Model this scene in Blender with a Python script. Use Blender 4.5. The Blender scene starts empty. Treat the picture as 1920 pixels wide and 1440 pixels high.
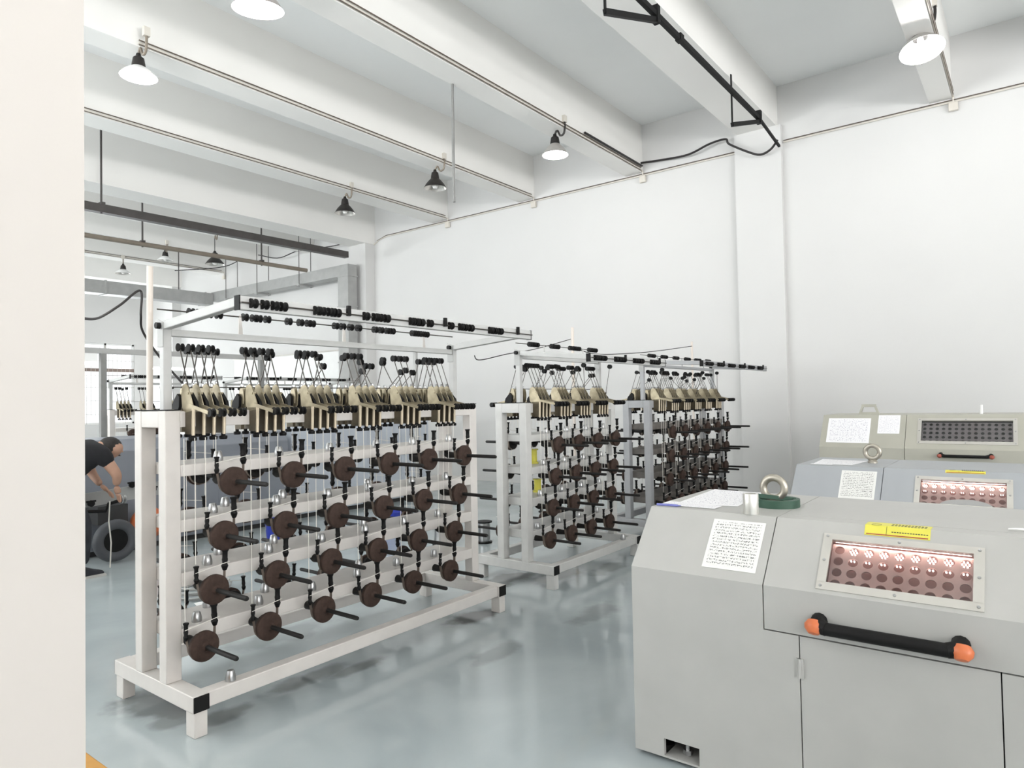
import bpy, math, random
from mathutils import Vector, Matrix

random.seed(7)
scene = bpy.context.scene
COL = scene.collection
PI = math.pi

# ------------------------------------------------------------------ camera
F_PX = 1278.3
YAW, PITCH, ROLL = 0.653, 0.0258, -0.01866
CAM = Vector((0, 0, 1.5))
_f = Vector((math.cos(YAW) * math.cos(PITCH), math.sin(YAW) * math.cos(PITCH), math.sin(PITCH)))
_r = Vector((math.sin(YAW), -math.cos(YAW), 0))
_u = _r.cross(_f)
_c, _s = math.cos(ROLL), math.sin(ROLL)
CR = _c * _r + _s * _u
CU = -_s * _r + _c * _u
cam_data = bpy.data.cameras.new('camera')
cam_data.sensor_fit = 'HORIZONTAL'
cam_data.sensor_width = 36
cam_data.lens = F_PX * 36 / 1920
cam_data.clip_start = 0.05
cam = bpy.data.objects.new('camera', cam_data)
COL.objects.link(cam)
cam.matrix_world = Matrix(((CR.x, CU.x, -_f.x, CAM.x), (CR.y, CU.y, -_f.y, CAM.y), (CR.z, CU.z, -_f.z, CAM.z), (0, 0, 0, 1)))
scene.camera = cam

def ray(x, y):
    return _f + CR * ((x - 960) / F_PX) - CU * ((y - 720) / F_PX)
def onx(x, y, X): d = ray(x, y); return CAM + d * (X / d.x)
def ony(x, y, Y): d = ray(x, y); return CAM + d * (Y / d.y)
def onz(x, y, Z=0.0): d = ray(x, y); return CAM + d * ((Z - CAM.z) / d.z)

# ------------------------------------------------------------------ world, light, exposure
world = bpy.data.worlds.new('world'); scene.world = world
world.use_nodes = True
bg = world.node_tree.nodes['Background']
bg.inputs[0].default_value = (0.93, 0.96, 1.0, 1)
bg.inputs[1].default_value = 1.5
vs = scene.view_settings
vs.view_transform = 'Standard'; vs.look = 'None'; vs.gamma = 1.0
vs.use_curve_mapping = False
vs.exposure = 0.38

def area(name, loc, rot, sx, sy, power, color):
    l = bpy.data.lights.new(name, 'AREA'); l.shape = 'RECTANGLE'; l.size = sx; l.size_y = sy
    l.energy = power; l.color = color
    o = bpy.data.objects.new(name, l); COL.objects.link(o)
    o.location = loc; o.rotation_euler = rot
    return o
# daylight entering through the windows of the wall behind the camera (Y = -9) and of the side wall (X = -6)
# added area lamps in the openings, tilted steeply up to brighten the ceiling
for x, w in ((-3.4, 640), (1.2, 640), (5.8, 260)):
    area('window_daylight', (x, -8.9, 2.6), (PI / 2 + 1.2, 0, 0), 3.4, 2.8, w, (0.99, 0.99, 1.0))
for y, w in ((-4.5, 190), (4.5, 430), (9.0, 600), (14.0, 700), (18.5, 760)):
    area('window_daylight', (-5.9, y, 2.6), (PI / 2 + 1.3, 0, -PI / 2), 3.4, 2.8, w, (0.945, 0.978, 1.0))
area('window_daylight', (7.9, 21.95, 2.3), (-PI / 2, 0, 0), 3.2, 2.2, 120, (0.95, 0.98, 1.0))

# ------------------------------------------------------------------ materials
def lin(c):
    return tuple((v / 255 / 12.92) if v / 255 <= 0.04045 else ((v / 255 + 0.055) / 1.055) ** 2.4 for v in c)

def mat(name, rgb, rough=0.5, metal=0.0, var=0.06, scale=8.0, emit=None, estr=0.0, bump=0.0, coat=0.0, spec=0.5):
    m = bpy.data.materials.new(name); m.use_nodes = True
    nt = m.node_tree; b = nt.nodes['Principled BSDF']
    c = lin(rgb)
    b.inputs['Roughness'].default_value = rough
    b.inputs['Metallic'].default_value = metal
    b.inputs['Specular IOR Level'].default_value = spec
    if coat: b.inputs['Coat Weight'].default_value = coat; b.inputs['Coat Roughness'].default_value = 0.08
    tc = nt.nodes.new('ShaderNodeTexCoord')
    n = nt.nodes.new('ShaderNodeTexNoise'); n.inputs['Scale'].default_value = scale; n.inputs['Detail'].default_value = 5
    nt.links.new(tc.outputs['Object'], n.inputs['Vector'])
    r = nt.nodes.new('ShaderNodeValToRGB')
    r.color_ramp.elements[0].position = 0.3; r.color_ramp.elements[1].position = 0.7
    r.color_ramp.elements[0].color = (*[max(0, v * (1 - var)) for v in c], 1)
    r.color_ramp.elements[1].color = (*[min(1, v * (1 + var)) for v in c], 1)
    nt.links.new(n.outputs['Fac'], r.inputs['Fac'])
    nt.links.new(r.outputs['Color'], b.inputs['Base Color'])
    if bump:
        bp = nt.nodes.new('ShaderNodeBump'); bp.inputs['Strength'].default_value = bump; bp.inputs['Distance'].default_value = 0.01
        nt.links.new(n.outputs['Fac'], bp.inputs['Height']); nt.links.new(bp.outputs['Normal'], b.inputs['Normal'])
    if emit:
        b.inputs['Emission Color'].default_value = (*lin(emit), 1); b.inputs['Emission Strength'].default_value = estr
    return m

M = {}
M['wall'] = mat('wall_paint', (214, 213, 211), 0.75, var=0.012, scale=1.2)
M['jamb'] = mat('jamb_paint', (196, 190, 184), 0.7, var=0.012, scale=3)
M['ceiling'] = mat('ceiling_paint', (246, 247, 246), 0.85, var=0.02, scale=0.7)
M['beam'] = mat('beam_paint', (236, 234, 230), 0.8, var=0.015, scale=1.0)
M['cream'] = mat('cream_enamel', (212, 207, 202), 0.38, var=0.03, scale=14)
M['creamup'] = mat('grey_white_enamel', (190, 190, 188), 0.42, var=0.04, scale=14)  # rack paint of the upper frames with shade put into the colour
M['cream2'] = mat('dull_white_enamel', (200, 199, 196), 0.4, var=0.04, scale=14)
M['grey3'] = mat('grey_enamel', (164, 165, 167), 0.45, var=0.05, scale=9)
M['m1'] = mat('machine_grey', (176, 175, 171), 0.42, var=0.035, scale=5)
M['m2'] = mat('machine_blue_grey', (162, 165, 168), 0.42, var=0.03, scale=5)
M['m3'] = mat('machine_olive_grey', (176, 174, 162), 0.4, var=0.03, scale=5)
M['core'] = mat('machine_core', (60, 60, 60), 0.7)
M['guard3'] = mat('grey_guard_paint', (150, 142, 144), 0.4, var=0.1, scale=30)
M['inner'] = mat('machine_inside', (150, 112, 106), 0.6)
M['pink'] = mat('pink_guard_paint', (228, 190, 182), 0.45, var=0.08, scale=30)
M['black'] = mat('black_plastic', (11, 10, 10), 0.55, var=0.2, spec=0.25)
M['rubber'] = mat('black_rubber', (15, 15, 15), 0.6, var=0.2, spec=0.25)
M['iron'] = mat('rusty_cast_iron', (60, 46, 40), 0.75, 0.0, var=0.28, scale=40, spec=0.25)
M['darkiron'] = mat('dark_iron', (30, 28, 27), 0.6, 0.0, var=0.25, scale=30, spec=0.3)
M['belt'] = mat('leather_belt', (104, 92, 82), 0.7, var=0.15, scale=40)
M['brass'] = mat('yellow_zinc', (172, 161, 136), 0.4, 0.55, var=0.2, scale=18)
M['brassd'] = mat('bronze_zinc', (92, 83, 67), 0.42, 0.5, var=0.2, scale=18)
M['column'] = mat('pale_zinc', (206, 192, 168), 0.35, 0.35, var=0.08)
M['rod'] = mat('steel_rod', (92, 88, 84), 0.35, 0.7, var=0.1)
M['tyre'] = mat('grey_rubber', (84, 86, 90), 0.65, var=0.1)
M['cordw'] = mat('white_cord', (226, 222, 214), 0.8)
M['steel'] = mat('bright_steel', (178, 178, 178), 0.28, 0.9, var=0.05)
M['eye'] = mat('galvanised_eye', (176, 170, 158), 0.35, 0.8, var=0.12, scale=30)
M['galv'] = mat('galvanised_duct', (168, 168, 166), 0.5, 0.25, var=0.08, scale=6)
M['pipe'] = mat('painted_pipe_dark', (72, 68, 66), 0.5, 0.2, var=0.15, scale=6)
M['rodgrey'] = mat('rod_grey', (132, 132, 130), 0.5, 0.2, var=0.08)
M['shelf3'] = mat('grimy_shelf', (104, 99, 94), 0.6, var=0.2, scale=14)
M['pipe2'] = mat('painted_pipe_brown', (132, 122, 110), 0.5, 0.2, var=0.12, scale=6)
M['tube'] = mat('beige_pvc', (222, 212, 202), 0.45, var=0.03)
M['conduit'] = mat('pvc_conduit', (214, 208, 198), 0.5, var=0.05)
M['wire'] = mat('old_wire', (96, 84, 74), 0.6, var=0.2)
M['cable'] = mat('black_cable', (38, 34, 34), 0.5, var=0.1)
M['orange'] = mat('orange_plastic', (204, 110, 66), 0.35, var=0.06)
M['redor'] = mat('red_orange_plastic', (158, 78, 62), 0.4, var=0.06)
M['green'] = mat('green_strap', (46, 78, 62), 0.5, var=0.12, scale=20)
M['alu'] = mat('turned_aluminium', (222, 220, 214), 0.28, 0.75, var=0.04)
M['yellow'] = mat('yellow_plastic', (218, 210, 84), 0.45, var=0.05)
M['blue'] = mat('blue_plastic', (50, 66, 176), 0.4, var=0.06)
M['violet'] = mat('violet_plastic', (120, 124, 190), 0.4, var=0.06)
M['bgA'] = mat('machine_slate', (126, 130, 138), 0.5, var=0.04, scale=5)
M['bgB'] = mat('cabinet_pale_blue', (188, 194, 203), 0.5, var=0.03, scale=5)
M['white'] = mat('white_enamel', (238, 238, 236), 0.4, var=0.02)
M['card'] = mat('cardboard', (196, 146, 78), 0.8, var=0.08, scale=10)
M['skin'] = mat('skin', (186, 146, 124), 0.55, var=0.05, scale=20)
M['shirt'] = mat('black_cotton', (24, 24, 28), 0.85, var=0.25, scale=14)
M['trouser'] = mat('dark_cotton', (44, 46, 52), 0.85, var=0.2, scale=14)
M['hair'] = mat('black_hair', (36, 32, 30), 0.7, var=0.3, scale=60)
M['shoe'] = mat('black_shoe', (40, 40, 46), 0.6, var=0.2)
M['sole'] = mat('pale_sole', (190, 188, 184), 0.7)
M['frame'] = mat('window_frame_metal', (196, 193, 186), 0.38, 0.3, var=0.05)
M['brownbar'] = mat('brown_transom', (140, 124, 116), 0.6, var=0.05)
M['lampblack'] = mat('lamp_black', (34, 30, 28), 0.45, var=0.15)
M['lampgrey'] = mat('lamp_grey', (176, 172, 168), 0.35, 0.3, var=0.06)
M['lampwhite'] = mat('lamp_white_enamel', (242, 242, 240), 0.35, var=0.02)
M['silverin'] = mat('lamp_reflector', (210, 206, 200), 0.25, 0.6, var=0.06)
M['bulb'] = mat('lit_bulb', (255, 255, 255), 0.4, emit=(255, 253, 248), estr=12.0)
M['lit'] = mat('lit_reflector', (250, 250, 250), 0.4, emit=(252, 254, 255), estr=1.3)
M['tubewhite'] = mat('fluorescent_tube', (250, 250, 250), 0.4, emit=(250, 253, 255), estr=3.0)
M['bulboff'] = mat('unlit_bulb', (226, 224, 220), 0.25, var=0.02)
M['tubelamp'] = mat('tube_lamp_glow', (255, 244, 238), 0.4, emit=(255, 240, 232), estr=17.0)
M['led'] = mat('led_dot', (255, 246, 240), 0.4, emit=(255, 236, 228), estr=3.0)  # glow put on dots that imitate daylight through perforations

def glass(name):
    m = bpy.data.materials.new(name); m.use_nodes = True; nt = m.node_tree
    nt.nodes.remove(nt.nodes['Principled BSDF']); out = nt.nodes['Material Output']
    t = nt.nodes.new('ShaderNodeBsdfTransparent'); t.inputs[0].default_value = (0.93, 0.93, 0.93, 1)
    g = nt.nodes.new('ShaderNodeBsdfGlossy'); g.inputs['Roughness'].default_value = 0.06
    fr = nt.nodes.new('ShaderNodeFresnel'); fr.inputs['IOR'].default_value = 1.5
    mx = nt.nodes.new('ShaderNodeMixShader')
    nt.links.new(fr.outputs[0], mx.inputs[0]); nt.links.new(t.outputs[0], mx.inputs[1]); nt.links.new(g.outputs[0], mx.inputs[2])
    nt.links.new(mx.outputs[0], out.inputs['Surface'])
    return m
M['glass'] = glass('clear_pane')

def printed(name, paper, ink, sx, sy, dens=0.5, rows=True):
    """flat print too small to read: rows of little dark marks, from generated coordinates"""
    m = bpy.data.materials.new(name); m.use_nodes = True; nt = m.node_tree
    b = nt.nodes['Principled BSDF']; b.inputs['Roughness'].default_value = 0.5
    tc = nt.nodes.new('ShaderNodeTexCoord')
    mp = nt.nodes.new('ShaderNodeMapping'); mp.inputs['Scale'].default_value = (sx, sy, sy)
    nt.links.new(tc.outputs['UV'], mp.inputs['Vector'])
    n = nt.nodes.new('ShaderNodeTexNoise'); n.inputs['Scale'].default_value = 1.0; n.inputs['Detail'].default_value = 2
    nt.links.new(mp.outputs[0], n.inputs['Vector'])
    sep = nt.nodes.new('ShaderNodeSeparateXYZ'); nt.links.new(tc.outputs['UV'], sep.inputs[0])
    def mth(op, a, bb=None):
        q = nt.nodes.new('ShaderNodeMath'); q.operation = op
        for i, v in enumerate((a, bb)):
            if v is None: continue
            if isinstance(v, (int, float)): q.inputs[i].default_value = v
            else: nt.links.new(v, q.inputs[i])
        return q.outputs[0]
    ink1 = mth('GREATER_THAN', n.outputs['Fac'], dens)
    row = mth('GREATER_THAN', mth('FRACT', mth('MULTIPLY', sep.outputs['Y'], sy * 0.55)), 0.45)
    mx_ = mth('MULTIPLY', mth('GREATER_THAN', sep.outputs['X'], 0.06), mth('LESS_THAN', sep.outputs['X'], 0.94))
    my_ = mth('MULTIPLY', mth('GREATER_THAN', sep.outputs['Y'], 0.06), mth('LESS_THAN', sep.outputs['Y'], 0.95))
    f = mth('MULTIPLY', mth('MULTIPLY', ink1, row), mth('MULTIPLY', mx_, my_))
    mix = nt.nodes.new('ShaderNodeMix'); mix.data_type = 'RGBA'
    nt.links.new(f, mix.inputs[0])
    mix.inputs[6].default_value = (*lin(paper), 1); mix.inputs[7].default_value = (*lin(ink), 1)
    nt.links.new(mix.outputs[2], b.inputs['Base Color'])
    return m
M['plate'] = printed('printed_plate', (226, 225, 221), (112, 112, 110), 46, 30, 0.53)
M['paper'] = printed('printed_paper', (240, 239, 241), (176, 172, 186), 30, 40, 0.57)

def floor_material():
    m = bpy.data.materials.new('epoxy_floor'); m.use_nodes = True; nt = m.node_tree
    b = nt.nodes['Principled BSDF']
    tc = nt.nodes.new('ShaderNodeTexCoord')
    n1 = nt.nodes.new('ShaderNodeTexNoise'); n1.inputs['Scale'].default_value = 1.1; n1.inputs['Detail'].default_value = 6; n1.inputs['Distortion'].default_value = 0.4
    n2 = nt.nodes.new('ShaderNodeTexNoise'); n2.inputs['Scale'].default_value = 5; n2.inputs['Detail'].default_value = 6
    for n in (n1, n2): nt.links.new(tc.outputs['Object'], n.inputs['Vector'])
    r = nt.nodes.new('ShaderNodeValToRGB'); e = r.color_ramp.elements
    e[0].position = 0.3; e[0].color = (*lin((158, 167, 169)), 1); e[1].position = 0.68; e[1].color = (*lin((180, 188, 189)), 1)
    nt.links.new(n1.outputs['Fac'], r.inputs['Fac'])
    def mth(op, *a):
        q = nt.nodes.new('ShaderNodeMath'); q.operation = op
        for i, v in enumerate(a):
            if isinstance(v, (int, float)): q.inputs[i].default_value = v
            else: nt.links.new(v, q.inputs[i])
        return q.outputs[0]
    sep = nt.nodes.new('ShaderNodeSeparateXYZ'); nt.links.new(tc.outputs['Object'], sep.inputs[0])
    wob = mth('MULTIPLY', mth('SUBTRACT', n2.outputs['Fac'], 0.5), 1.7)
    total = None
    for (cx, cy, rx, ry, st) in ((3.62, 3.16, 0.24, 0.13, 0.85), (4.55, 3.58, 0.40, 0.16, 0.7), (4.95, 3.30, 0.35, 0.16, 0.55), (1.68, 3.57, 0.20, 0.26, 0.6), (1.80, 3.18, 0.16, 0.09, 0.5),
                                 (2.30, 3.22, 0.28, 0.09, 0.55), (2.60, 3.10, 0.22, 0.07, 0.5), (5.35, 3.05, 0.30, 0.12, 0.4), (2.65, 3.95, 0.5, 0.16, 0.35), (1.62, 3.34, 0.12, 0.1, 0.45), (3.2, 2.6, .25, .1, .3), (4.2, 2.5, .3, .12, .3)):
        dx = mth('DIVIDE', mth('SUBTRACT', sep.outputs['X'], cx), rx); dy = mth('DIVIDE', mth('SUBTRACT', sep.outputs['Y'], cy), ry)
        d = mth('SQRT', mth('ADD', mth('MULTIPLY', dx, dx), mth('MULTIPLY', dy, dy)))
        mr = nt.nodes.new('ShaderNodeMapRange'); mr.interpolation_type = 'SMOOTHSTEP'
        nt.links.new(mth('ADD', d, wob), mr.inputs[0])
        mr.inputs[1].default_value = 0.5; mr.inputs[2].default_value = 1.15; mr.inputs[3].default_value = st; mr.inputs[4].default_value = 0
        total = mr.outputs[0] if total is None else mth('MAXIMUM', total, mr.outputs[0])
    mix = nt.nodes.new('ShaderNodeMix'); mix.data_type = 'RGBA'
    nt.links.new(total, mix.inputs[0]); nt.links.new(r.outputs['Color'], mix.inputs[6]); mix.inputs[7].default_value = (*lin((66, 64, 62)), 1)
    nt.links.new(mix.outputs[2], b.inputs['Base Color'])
    mr = nt.nodes.new('ShaderNodeMapRange'); nt.links.new(n1.outputs['Fac'], mr.inputs[0])
    mr.inputs[1].default_value = 0.3; mr.inputs[2].default_value = 0.7; mr.inputs[3].default_value = 0.05; mr.inputs[4].default_value = 0.16
    nt.links.new(mr.outputs[0], b.inputs['Roughness'])
    bp = nt.nodes.new('ShaderNodeBump'); bp.inputs['Strength'].default_value = 0.06; bp.inputs['Distance'].default_value = 0.02
    nt.links.new(n2.outputs['Fac'], bp.inputs['Height']); nt.links.new(bp.outputs['Normal'], b.inputs['Normal'])
    return m
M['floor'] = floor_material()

# ------------------------------------------------------------------ mesh helpers
class MB:
    def __init__(s): s.v = []; s.f = []; s.uv = {}
    def add(s, vs_, fs):
        o = len(s.v); s.v += [tuple(p) for p in vs_]; s.f += [tuple(i + o for i in f) for f in fs]; return s
    def box(s, x0, x1, y0, y1, z0, z1):
        return s.add([(x0, y0, z0), (x1, y0, z0), (x1, y1, z0), (x0, y1, z0), (x0, y0, z1), (x1, y0, z1), (x1, y1, z1), (x0, y1, z1)],
                     [(0, 3, 2, 1), (4, 5, 6, 7), (0, 1, 5, 4), (1, 2, 6, 5), (2, 3, 7, 6), (3, 0, 4, 7)])
    def bar(s, a, b, w, h, up=(0, 0, 1)):
        a = Vector(a); b = Vector(b); d = (b - a).normalized(); up = Vector(up)
        sd = d.cross(up)
        if sd.length < 1e-5: sd = d.cross(Vector((1, 0, 0)))
        sd.normalize(); u = sd.cross(d).normalized()
        vs_ = []
        for p in (a, b):
            for i, j in ((-1, -1), (1, -1), (1, 1), (-1, 1)): vs_.append(p + sd * (i * w / 2) + u * (j * h / 2))
        return s.add(vs_, [(0, 1, 2, 3), (7, 6, 5, 4), (0, 4, 5, 1), (1, 5, 6, 2), (2, 6, 7, 3), (3, 7, 4, 0)])
    def lathe(s, prof, o=(0, 0, 0), axis='Z', n=16):
        """prof: (radius, height) list; closed at ends where radius = 0"""
        vs_ = []; fs = []
        for r, h in prof:
            for k in range(n):
                a = 2 * PI * k / n; c, d = r * math.cos(a), r * math.sin(a)
                p = (c, d, h) if axis == 'Z' else ((h, c, d) if axis == 'X' else (d, h, c))
                vs_.append((p[0] + o[0], p[1] + o[1], p[2] + o[2]))
        for i in range(len(prof) - 1):
            for k in range(n):
                k2 = (k + 1) % n
                fs.append((i * n + k, i * n + k2, (i + 1) * n + k2, (i + 1) * n + k))
        if prof[0][0] > 1e-6: fs.append(tuple(reversed(range(n))))
        if prof[-1][0] > 1e-6: fs.append(tuple(range((len(prof) - 1) * n, len(prof) * n)))
        return s.add(vs_, fs)
    def cyl(s, a, b, r, r2=None, n=10, caps=True):
        a = Vector(a); b = Vector(b); d = (b - a).normalized(); r2 = r if r2 is None else r2
        t = Vector((0, 0, 1)) if abs(d.z) < 0.9 else Vector((1, 0, 0))
        u = d.cross(t).normalized(); w = d.cross(u)
        vs_ = []
        for p, q in ((a, r), (b, r2)):
            for k in range(n):
                an = 2 * PI * k / n; vs_.append(p + u * (q * math.cos(an)) + w * (q * math.sin(an)))
        fs = [(k, (k + 1) % n, n + (k + 1) % n, n + k) for k in range(n)]
        if caps: fs += [tuple(reversed(range(n))), tuple(range(n, 2 * n))]
        return s.add(vs_, fs)
    def tube(s, pts, r, n=8):
        pts = [Vector(p) for p in pts]; vs_ = []; fs = []
        m = len(pts); u = None
        for i, p in enumerate(pts):
            d = (pts[min(i + 1, m - 1)] - pts[max(i - 1, 0)]).normalized()
            if u is None:
                t = Vector((0, 0, 1)) if abs(d.z) < 0.9 else Vector((1, 0, 0)); u = d.cross(t).normalized()
            u = (u - d * u.dot(d)).normalized(); w = d.cross(u)
            rr = r[i] if isinstance(r, (list, tuple)) else r
            for k in range(n):
                an = 2 * PI * k / n; vs_.append(p + u * (rr * math.cos(an)) + w * (rr * math.sin(an)))
        for i in range(m - 1):
            for k in range(n): fs.append((i * n + k, i * n + (k + 1) % n, (i + 1) * n + (k + 1) % n, (i + 1) * n + k))
        fs += [tuple(reversed(range(n))), tuple(range((m - 1) * n, m * n))]
        return s.add(vs_, fs)
    def prism(s, poly, a0, a1, axis='Y'):
        """poly: (u,w) outline; extruded along axis from a0 to a1. axis Y: (x,z); axis X: (y,z); axis Z: (x,y)"""
        n = len(poly); vs_ = []
        for a in (a0, a1):
            for u, w in poly: vs_.append((u, a, w) if axis == 'Y' else ((a, u, w) if axis == 'X' else (u, w, a)))
        fs = [(k, (k + 1) % n, n + (k + 1) % n, n + k) for k in range(n)] + [tuple(reversed(range(n))), tuple(range(n, 2 * n))]
        return s.add(vs_, fs)
    def torus(s, o, R, r, axis='Z', n=24, m=10, sz=1.0):
        vs_ = []; fs = []
        for i in range(n):
            A = 2 * PI * i / n
            for j in range(m):
                B = 2 * PI * j / m; q = R + r * math.cos(B); h = r * math.sin(B) * sz
                p = (q * math.cos(A), q * math.sin(A), h)
                if axis == 'X': p = (p[2], p[0], p[1])
                elif axis == 'Y': p = (p[1], p[2], p[0])
                vs_.append((p[0] + o[0], p[1] + o[1], p[2] + o[2]))
        for i in range(n):
            for j in range(m): fs.append((i * m + j, ((i + 1) % n) * m + j, ((i + 1) % n) * m + (j + 1) % m, i * m + (j + 1) % m))
        return s.add(vs_, fs)
    def sheet(s, line, t, y0, y1):
        """bent sheet: outer polyline (x,z) offset inward by t, extruded along y"""
        n = len(line); inn = []
        for i in range(n):
            a = Vector(line[max(i - 1, 0)]); p = Vector(line[i]); b = Vector(line[min(i + 1, n - 1)])
            d1 = (p - a).normalized() if i > 0 else (b - p).normalized()
            d2 = (b - p).normalized() if i < n - 1 else d1
            n1 = Vector((d1.y, -d1.x)); n2 = Vector((d2.y, -d2.x)); nn = (n1 + n2)
            nn = nn / max(0.2, (1 + n1.dot(n2)))
            inn.append(p + nn * t)
        return s.prism([tuple(p) for p in line] + [tuple(p) for p in reversed(inn)], y0, y1, 'Y')
    def mesh(s, name, material, smooth=True, angle=0.6):
        me = bpy.data.meshes.new(name); me.from_pydata(s.v, [], s.f)
        import bmesh
        b = bmesh.new(); b.from_mesh(me); bmesh.ops.recalc_face_normals(b, faces=b.faces); b.to_mesh(me); b.free()
        if smooth:
            me.polygons.foreach_set('use_smooth', [True] * len(me.polygons)); me.set_sharp_from_angle(angle=angle)
        me.materials.append(M[material] if isinstance(material, str) else material)
        me.update()
        return me

def place(name, me, parent=None, loc=(0, 0, 0), rot=(0, 0, 0), bevel=0):
    o = bpy.data.objects.new(name, me); COL.objects.link(o)
    o.parent = parent; o.location = loc; o.rotation_euler = rot
    if bevel:
        bm_ = o.modifiers.new('bevel', 'BEVEL'); bm_.width = bevel; bm_.segments = 2; bm_.limit_method = 'ANGLE'
    return o
def obj(name, mb, material, parent=None, loc=(0, 0, 0), rot=(0, 0, 0), bevel=0, smooth=True):
    return place(name, mb.mesh(name, material, smooth), parent, loc, rot, bevel)
def tag(o, label, cat, group=None):
    o['label'] = label; o['category'] = cat
    if group: o['group'] = group
    return o
def thing(name, label, cat, loc=(0, 0, 0), rz=0.0, group=None):
    o = bpy.data.objects.new(name, None); COL.objects.link(o); o.empty_display_size = 0.1
    o.location = loc; o.rotation_euler = (0, 0, rz)
    return tag(o, label, cat, group)
def struct(o): o['kind'] = 'structure'; return o
def uvbox(o, pts):
    """quad panel with UV; pts = 4 corners (bl, br, tr, tl) plus thickness along normal"""
def uv_panel(name, pts, material, parent, t=0.002):
    a, b, c, d = [Vector(p) for p in pts]
    nrm = (b - a).cross(d - a).normalized() * t
    me = bpy.data.meshes.new(name)
    me.from_pydata([tuple(p) for p in (a + nrm, b + nrm, c + nrm, d + nrm, a, b, c, d)], [],
                   [(0, 1, 2, 3), (0, 4, 5, 1), (1, 5, 6, 2), (2, 6, 7, 3), (3, 7, 4, 0), (7, 6, 5, 4)])
    ul = me.uv_layers.new(name='uv')
    cs = [(0, 0), (1, 0), (1, 1), (0, 1)]
    for li in range(4): ul.data[li].uv = cs[li]
    for li in range(4, len(ul.data)): ul.data[li].uv = (0, 0)
    me.materials.append(M[material]); me.update()
    return place(name, me, parent)

# ================================================================== the room
XW = 10.04; YF = 22.0; XL = -6.0; YB = -9.0; ZC = 5.95
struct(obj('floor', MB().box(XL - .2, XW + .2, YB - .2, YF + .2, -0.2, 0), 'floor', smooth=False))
ceil = struct(obj('ceiling', MB().box(XL - .2, XW + .2, YB - .2, YF + .2, ZC, ZC + 0.2), 'ceiling', smooth=False))
wall_r = struct(obj('wall_right', MB().box(XW, XW + .25, YB, YF, 0, ZC), 'wall', smooth=False))
BZ = 5.17
for (y0, y1, z0) in ((-7.4, -7.0, 5.3), (-5.7, -5.45, BZ), (-3.6, -3.35, BZ), (-1.5, -1.25, BZ), (0.70, 0.94, BZ), (2.80, 3.36, 5.36), (4.93, 5.23, BZ), (7.10, 7.43, BZ), (9.22, 9.63, BZ),
                     (11.40, 11.95, 5.0), (13.55, 13.85, BZ), (15.45, 15.78, BZ), (17.55, 17.95, BZ), (19.9, 20.4, 5.05)):
    obj('ceiling_beam', MB().box(XL, XW, y0, y1, z0, ZC), 'beam', ceil, smooth=False)
# pilasters on the right wall
obj('pilaster', MB().box(9.95, XW, 2.74, 3.40, 0, 5.36), 'wall', wall_r, smooth=False)
obj('pilaster', MB().box(9.78, XW, 11.42, 11.95, 0, 5.0), 'wall', wall_r, smooth=False)
obj('pilaster', MB().box(9.78, XW, 19.95, 20.4, 0, 5.05), 'wall', wall_r, smooth=False)

# far wall with a grilled window
WX0, WX1, WZ0, WZ1 = 6.4, 9.62, 1.05, 3.47
fw = MB()
fw.box(XL, WX0, YF, YF + .25, 0, ZC); fw.box(WX1, XW, YF, YF + .25, 0, ZC)
fw.box(WX0, WX1, YF, YF + .25, 0, WZ0); fw.box(WX0, WX1, YF, YF + .25, WZ1, ZC)
struct(obj('wall_far', fw, 'wall', smooth=False))
win = struct(obj('window_1', MB().box(WX0, WX1, YF + .06, YF + .12, WZ0, WZ0 + .05).box(WX0, WX1, YF + .06, YF + .12, WZ1 - .05, WZ1)
     .box(WX0, WX0 + .05, YF + .06, YF + .12, WZ0, WZ1).box(WX1 - .05, WX1, YF + .06, YF + .12, WZ0, WZ1), 'white', smooth=False))
obj('transom', MB().box(WX0, WX1, YF + .05, YF + .11, 2.62, 2.72), 'brownbar', win, smooth=False)
for x in (7.2, 8.0, 8.78): obj('mullion', MB().box(x, x + .05, YF + .06, YF + .11, WZ0, WZ1), 'frame', win, smooth=False)
px = [WX0, 7.2, 8.0, 8.78, WX1]
for k in range(4):
    for (za, zb) in ((WZ0, 2.62), (2.72, WZ1)):
        obj('pane', MB().box(px[k] + .05, px[k + 1], YF + .082, YF + .088, za + .01, zb - .01), 'glass', win, smooth=False)
gr = MB()
for k in range(26):
    x = WX0 + .08 + k * .12
    if x < WX1 - .04:
        z = WZ0 + (0.25 if k % 3 else 0); gr.cyl((x, YF + .02, z), (x, YF + .02, WZ1 - .1 - (0.2 if k % 2 else 0)), .006, n=5)
for z in (1.35, 1.75, 2.15, 2.5, 2.95, 3.2): gr.cyl((WX0, YF + .02, z), (WX1, YF + .02, z), .006, n=5)
obj('grille', gr, 'frame', win)

# walls behind the camera, with window openings that let the daylight in
def pierced(name, along, c0, c1, fixed0, fixed1, holes, z0, z1):
    m = MB()
    def b(a0, a1, za, zb):
        if along == 'X': m.box(a0, a1, fixed0, fixed1, za, zb)
        else: m.box(fixed0, fixed1, a0, a1, za, zb)
    prev = c0
    for (h0, h1) in holes:
        b(prev, h0, 0, ZC); b(h0, h1, 0, z0); b(h0, h1, z1, ZC); prev = h1
    b(prev, c1, 0, ZC)
    return struct(obj(name, m, 'wall', smooth=False))
pierced('wall_back', 'X', XL, XW, YB - .25, YB, [(x - 1.75, x + 1.75) for x in (-3.4, 1.2, 5.8)], 1.15, 4.05)
pierced('wall_side', 'Y', YB, YF, XL - .25, XL, [(y - 1.75, y + 1.75) for y in (-4.5, 4.5, 9.0, 14.0, 18.5)], 1.15, 4.05)
# the white wall end beside the camera
struct(obj('wall_left', MB().box(-3.0, 0.531, 1.42, 1.66, 0, ZC), 'jamb', smooth=False))

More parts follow.
